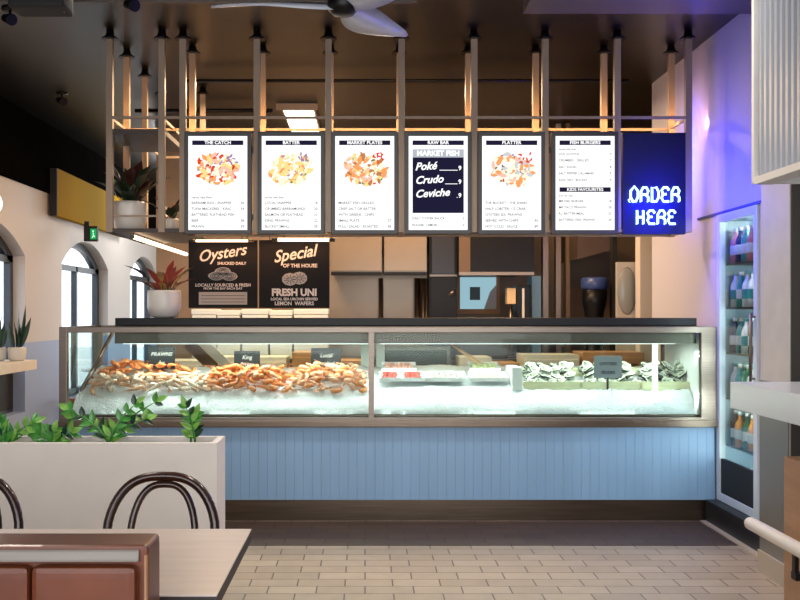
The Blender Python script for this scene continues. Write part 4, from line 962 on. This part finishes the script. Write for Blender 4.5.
# bentwood chairs
WOOD = mat('dark_bentwood', '#361a10', .28, var=.4, nscale=20, coat=.4)
def hoop(w, zt_, zb, yb, yt, n=28):
    pts = []
    for i in range(n+1):
        u = i/n*2-1; a = u*PI/2
        s = math.sin(a); x = w/2*(abs(s)**.75)*(1 if s > 0 else -1)
        z = zb+(zt_-zb)*(math.cos(a)**.62); f = (z-zb)/(zt_-zb)
        pts.append((x*(.86+.14*min(1, f*1.6)), yb+(yt-yb)*f, z))
    return pts
PXC = PX(161, 3.3)
ch = thing('bentwood_chair', 'dark bentwood chair seen whole behind the right end of the table', 'chair', (PX(161, 3.3), 3.03, 0), 0, 'bentwood chairs at the table')
MB().sweep([(x_+.008, y_, z_) for x_, y_, z_ in hoop(.378, .812, .45, .19, .27)], .0155, 10).build('back_frame', WOOD, ch)
MB().sweep([(x_+.014, y_, z_) for x_, y_, z_ in hoop(.225, .786, .46, .185, .265)], .012, 10).build('inner_hoop', WOOD, ch)
MB().lathe([(0, .455), (.195, .455), (.205, .462), (.205, .475), (.19, .482), (.15, .476), (0, .472)], n=36).build('seat', WOOD, ch)
MB().sweep([(.155*math.cos(2*PI*k/28), .155*math.sin(2*PI*k/28), .24) for k in range(28)], .008, 8, closed=True).build('leg_ring', WOOD, ch)
for (x, yy) in ((.13, -.12), (-.13, -.12), (.13, .13), (-.13, .13)):
    MB().sweep([(x, yy, .46), (x*1.12, yy*1.12, .24), (x*1.35, yy*1.35, 0)], [.016, .014, .011], 10).build('leg', WOOD, ch)
dup(ch, None, 'dark bentwood chair cut off by the left photo edge', loc=(PX(161, 3.3)-.64, 3.03, 0))
# booth
LEA = mat('brown_leather', '#663118', .38, var=.25, nscale=6, bump=.08, bscale=18, coat=.1)
PIP = mat('tan_leather_edge', '#9a6844', .4, var=.2, nscale=12)
bx1 = PX(160, 2.05)
bo = thing('leather_booth', 'brown leather booth seat in the lower left foreground', 'booth', (bx1-1.0, 1.935, 0))
B(-1.2, 1.0, 0, .115, .12, .90, .014, seg=4).build('back_shell', LEA, bo)
tr_ = MB().box(-1.2, .985, -.012, .004, .869, .893, .005, rot=Matrix.Rotation(math.radians(-14), 4, 'X')).build('sheen_band', mat('painted_leather_sheen', '#7a7067', .35, var=.15, nscale=3, stretch=(1, 1, 20)), bo); tr_['label'] = 'painted sheen along the booth top'  # sheen on the leather's top edge, painted as a pale strip
m = MB(); x = .985; w = .205
while x > -1.19:
    m.box(x-w+.0015, x-.0015, -.03, .0, .42, .866, .022, seg=4); x -= w
m.build('back_cushion', LEA, bo)
MB().sweep([(.994, .006, .13), (.994, .006, .88), (.994, .02, .894), (.994, .1, .894), (.994, .11, .88), (.994, .11, .13)], .006, 8).build('piping', PIP, bo)
B(-1.2, .96, -.55, -.035, .3, .46, .04, seg=4).build('seat_cushion', LEA, bo)
B(-1.2, .96, -.53, .0, .0, .299).build('base', BLACKM, bo)

# ================================================================== LIGHT
w = bpy.data.worlds.new('World'); S.world = w; w.use_nodes = True
bg = w.node_tree.nodes['Background']; bg.inputs['Color'].default_value = (.93, .97, 1, 1); bg.inputs['Strength'].default_value = 2.6
area('shopfront_daylight', (0, -1.6, 1.7), (PI/2, 0, 0), 6, 2.6, '#f6f6fb', 130)
for (x, yy) in ((-1.6, 3.6), (0.1, 3.6), (1.2, 4.2), (-1.6, 5.4), (0, 5.5), (1.2, 5.5)):
    area('ceiling_downlight', (x, yy, 3.09), (0, 0, 0), .25, .25, '#fff3e6', 9, 2.2)
for (x, yy, p_) in ((-1.0, 7.6, 55), (.6, 7.7, 45), (1.3, 8.0, 12), (-.6, 9.0, 40), (1.2, 9.2, 30)):
    area('kitchen_light', (x, yy, 3.05), (0, 0, 0), .4, .4, '#ffd6a8', p_*.9)
for (a, b) in ((-1.6, .03), (.1, 2.05)):
    area('case_light', ((a+b)/2, CY+.3, 1.14), (0, 0, 0), b-a, .12, '#f4fff6', 9)
point('fridge_light', (2.285+.2, 6.14, 1.93), '#eefaff', 8)
area('fridge_tube', (2.285+.075, 6.14-.27, 1.1), (PI/2, 0, math.radians(-12)), .04, 1.4, '#eefaff', 34)
area('neon_glow', (XR+.05, 6.98, 2.4), (PI/2, 0, -PI/2), .05, .5, '#1c2cff', 8)
point('neon_spill', ((nx0+nx1)/2, SY-.09, 2.03), '#1414ff', 26, .1)
point('passage_lamp', (-2.4, 12.5, 2.7), '#f6f4f2', 34, .2)
area('rear_post_fill', (.2, 6.66, 2.62), (math.radians(94), 0, 0), 4.2, .04, '#ffbe78', 17)  # unseen warm light, added to turn the rear posts golden
area('bar_glow', (PX(260, 6.72), 6.70, 1.83), (math.radians(20), 0, 0), .9, .02, '#ffb070', 1.6)

cam = bpy.data.cameras.new('Camera'); co = bpy.data.objects.new('Camera', cam); COL.objects.link(co); S.camera = co
co.location = (0, 0, H); co.rotation_euler = (PI/2, 0, 0); cam.sensor_width = 36; cam.lens = 45; cam.shift_x = .04375; cam.shift_y = .01625; cam.clip_start = .05
S.view_settings.view_transform = 'Standard'; S.view_settings.look = 'None'; S.view_settings.gamma = 1; S.view_settings.exposure = .28
S.cycles.transparent_max_bounces = 24; S.cycles.max_bounces = 8
S.cycles.use_denoising = True
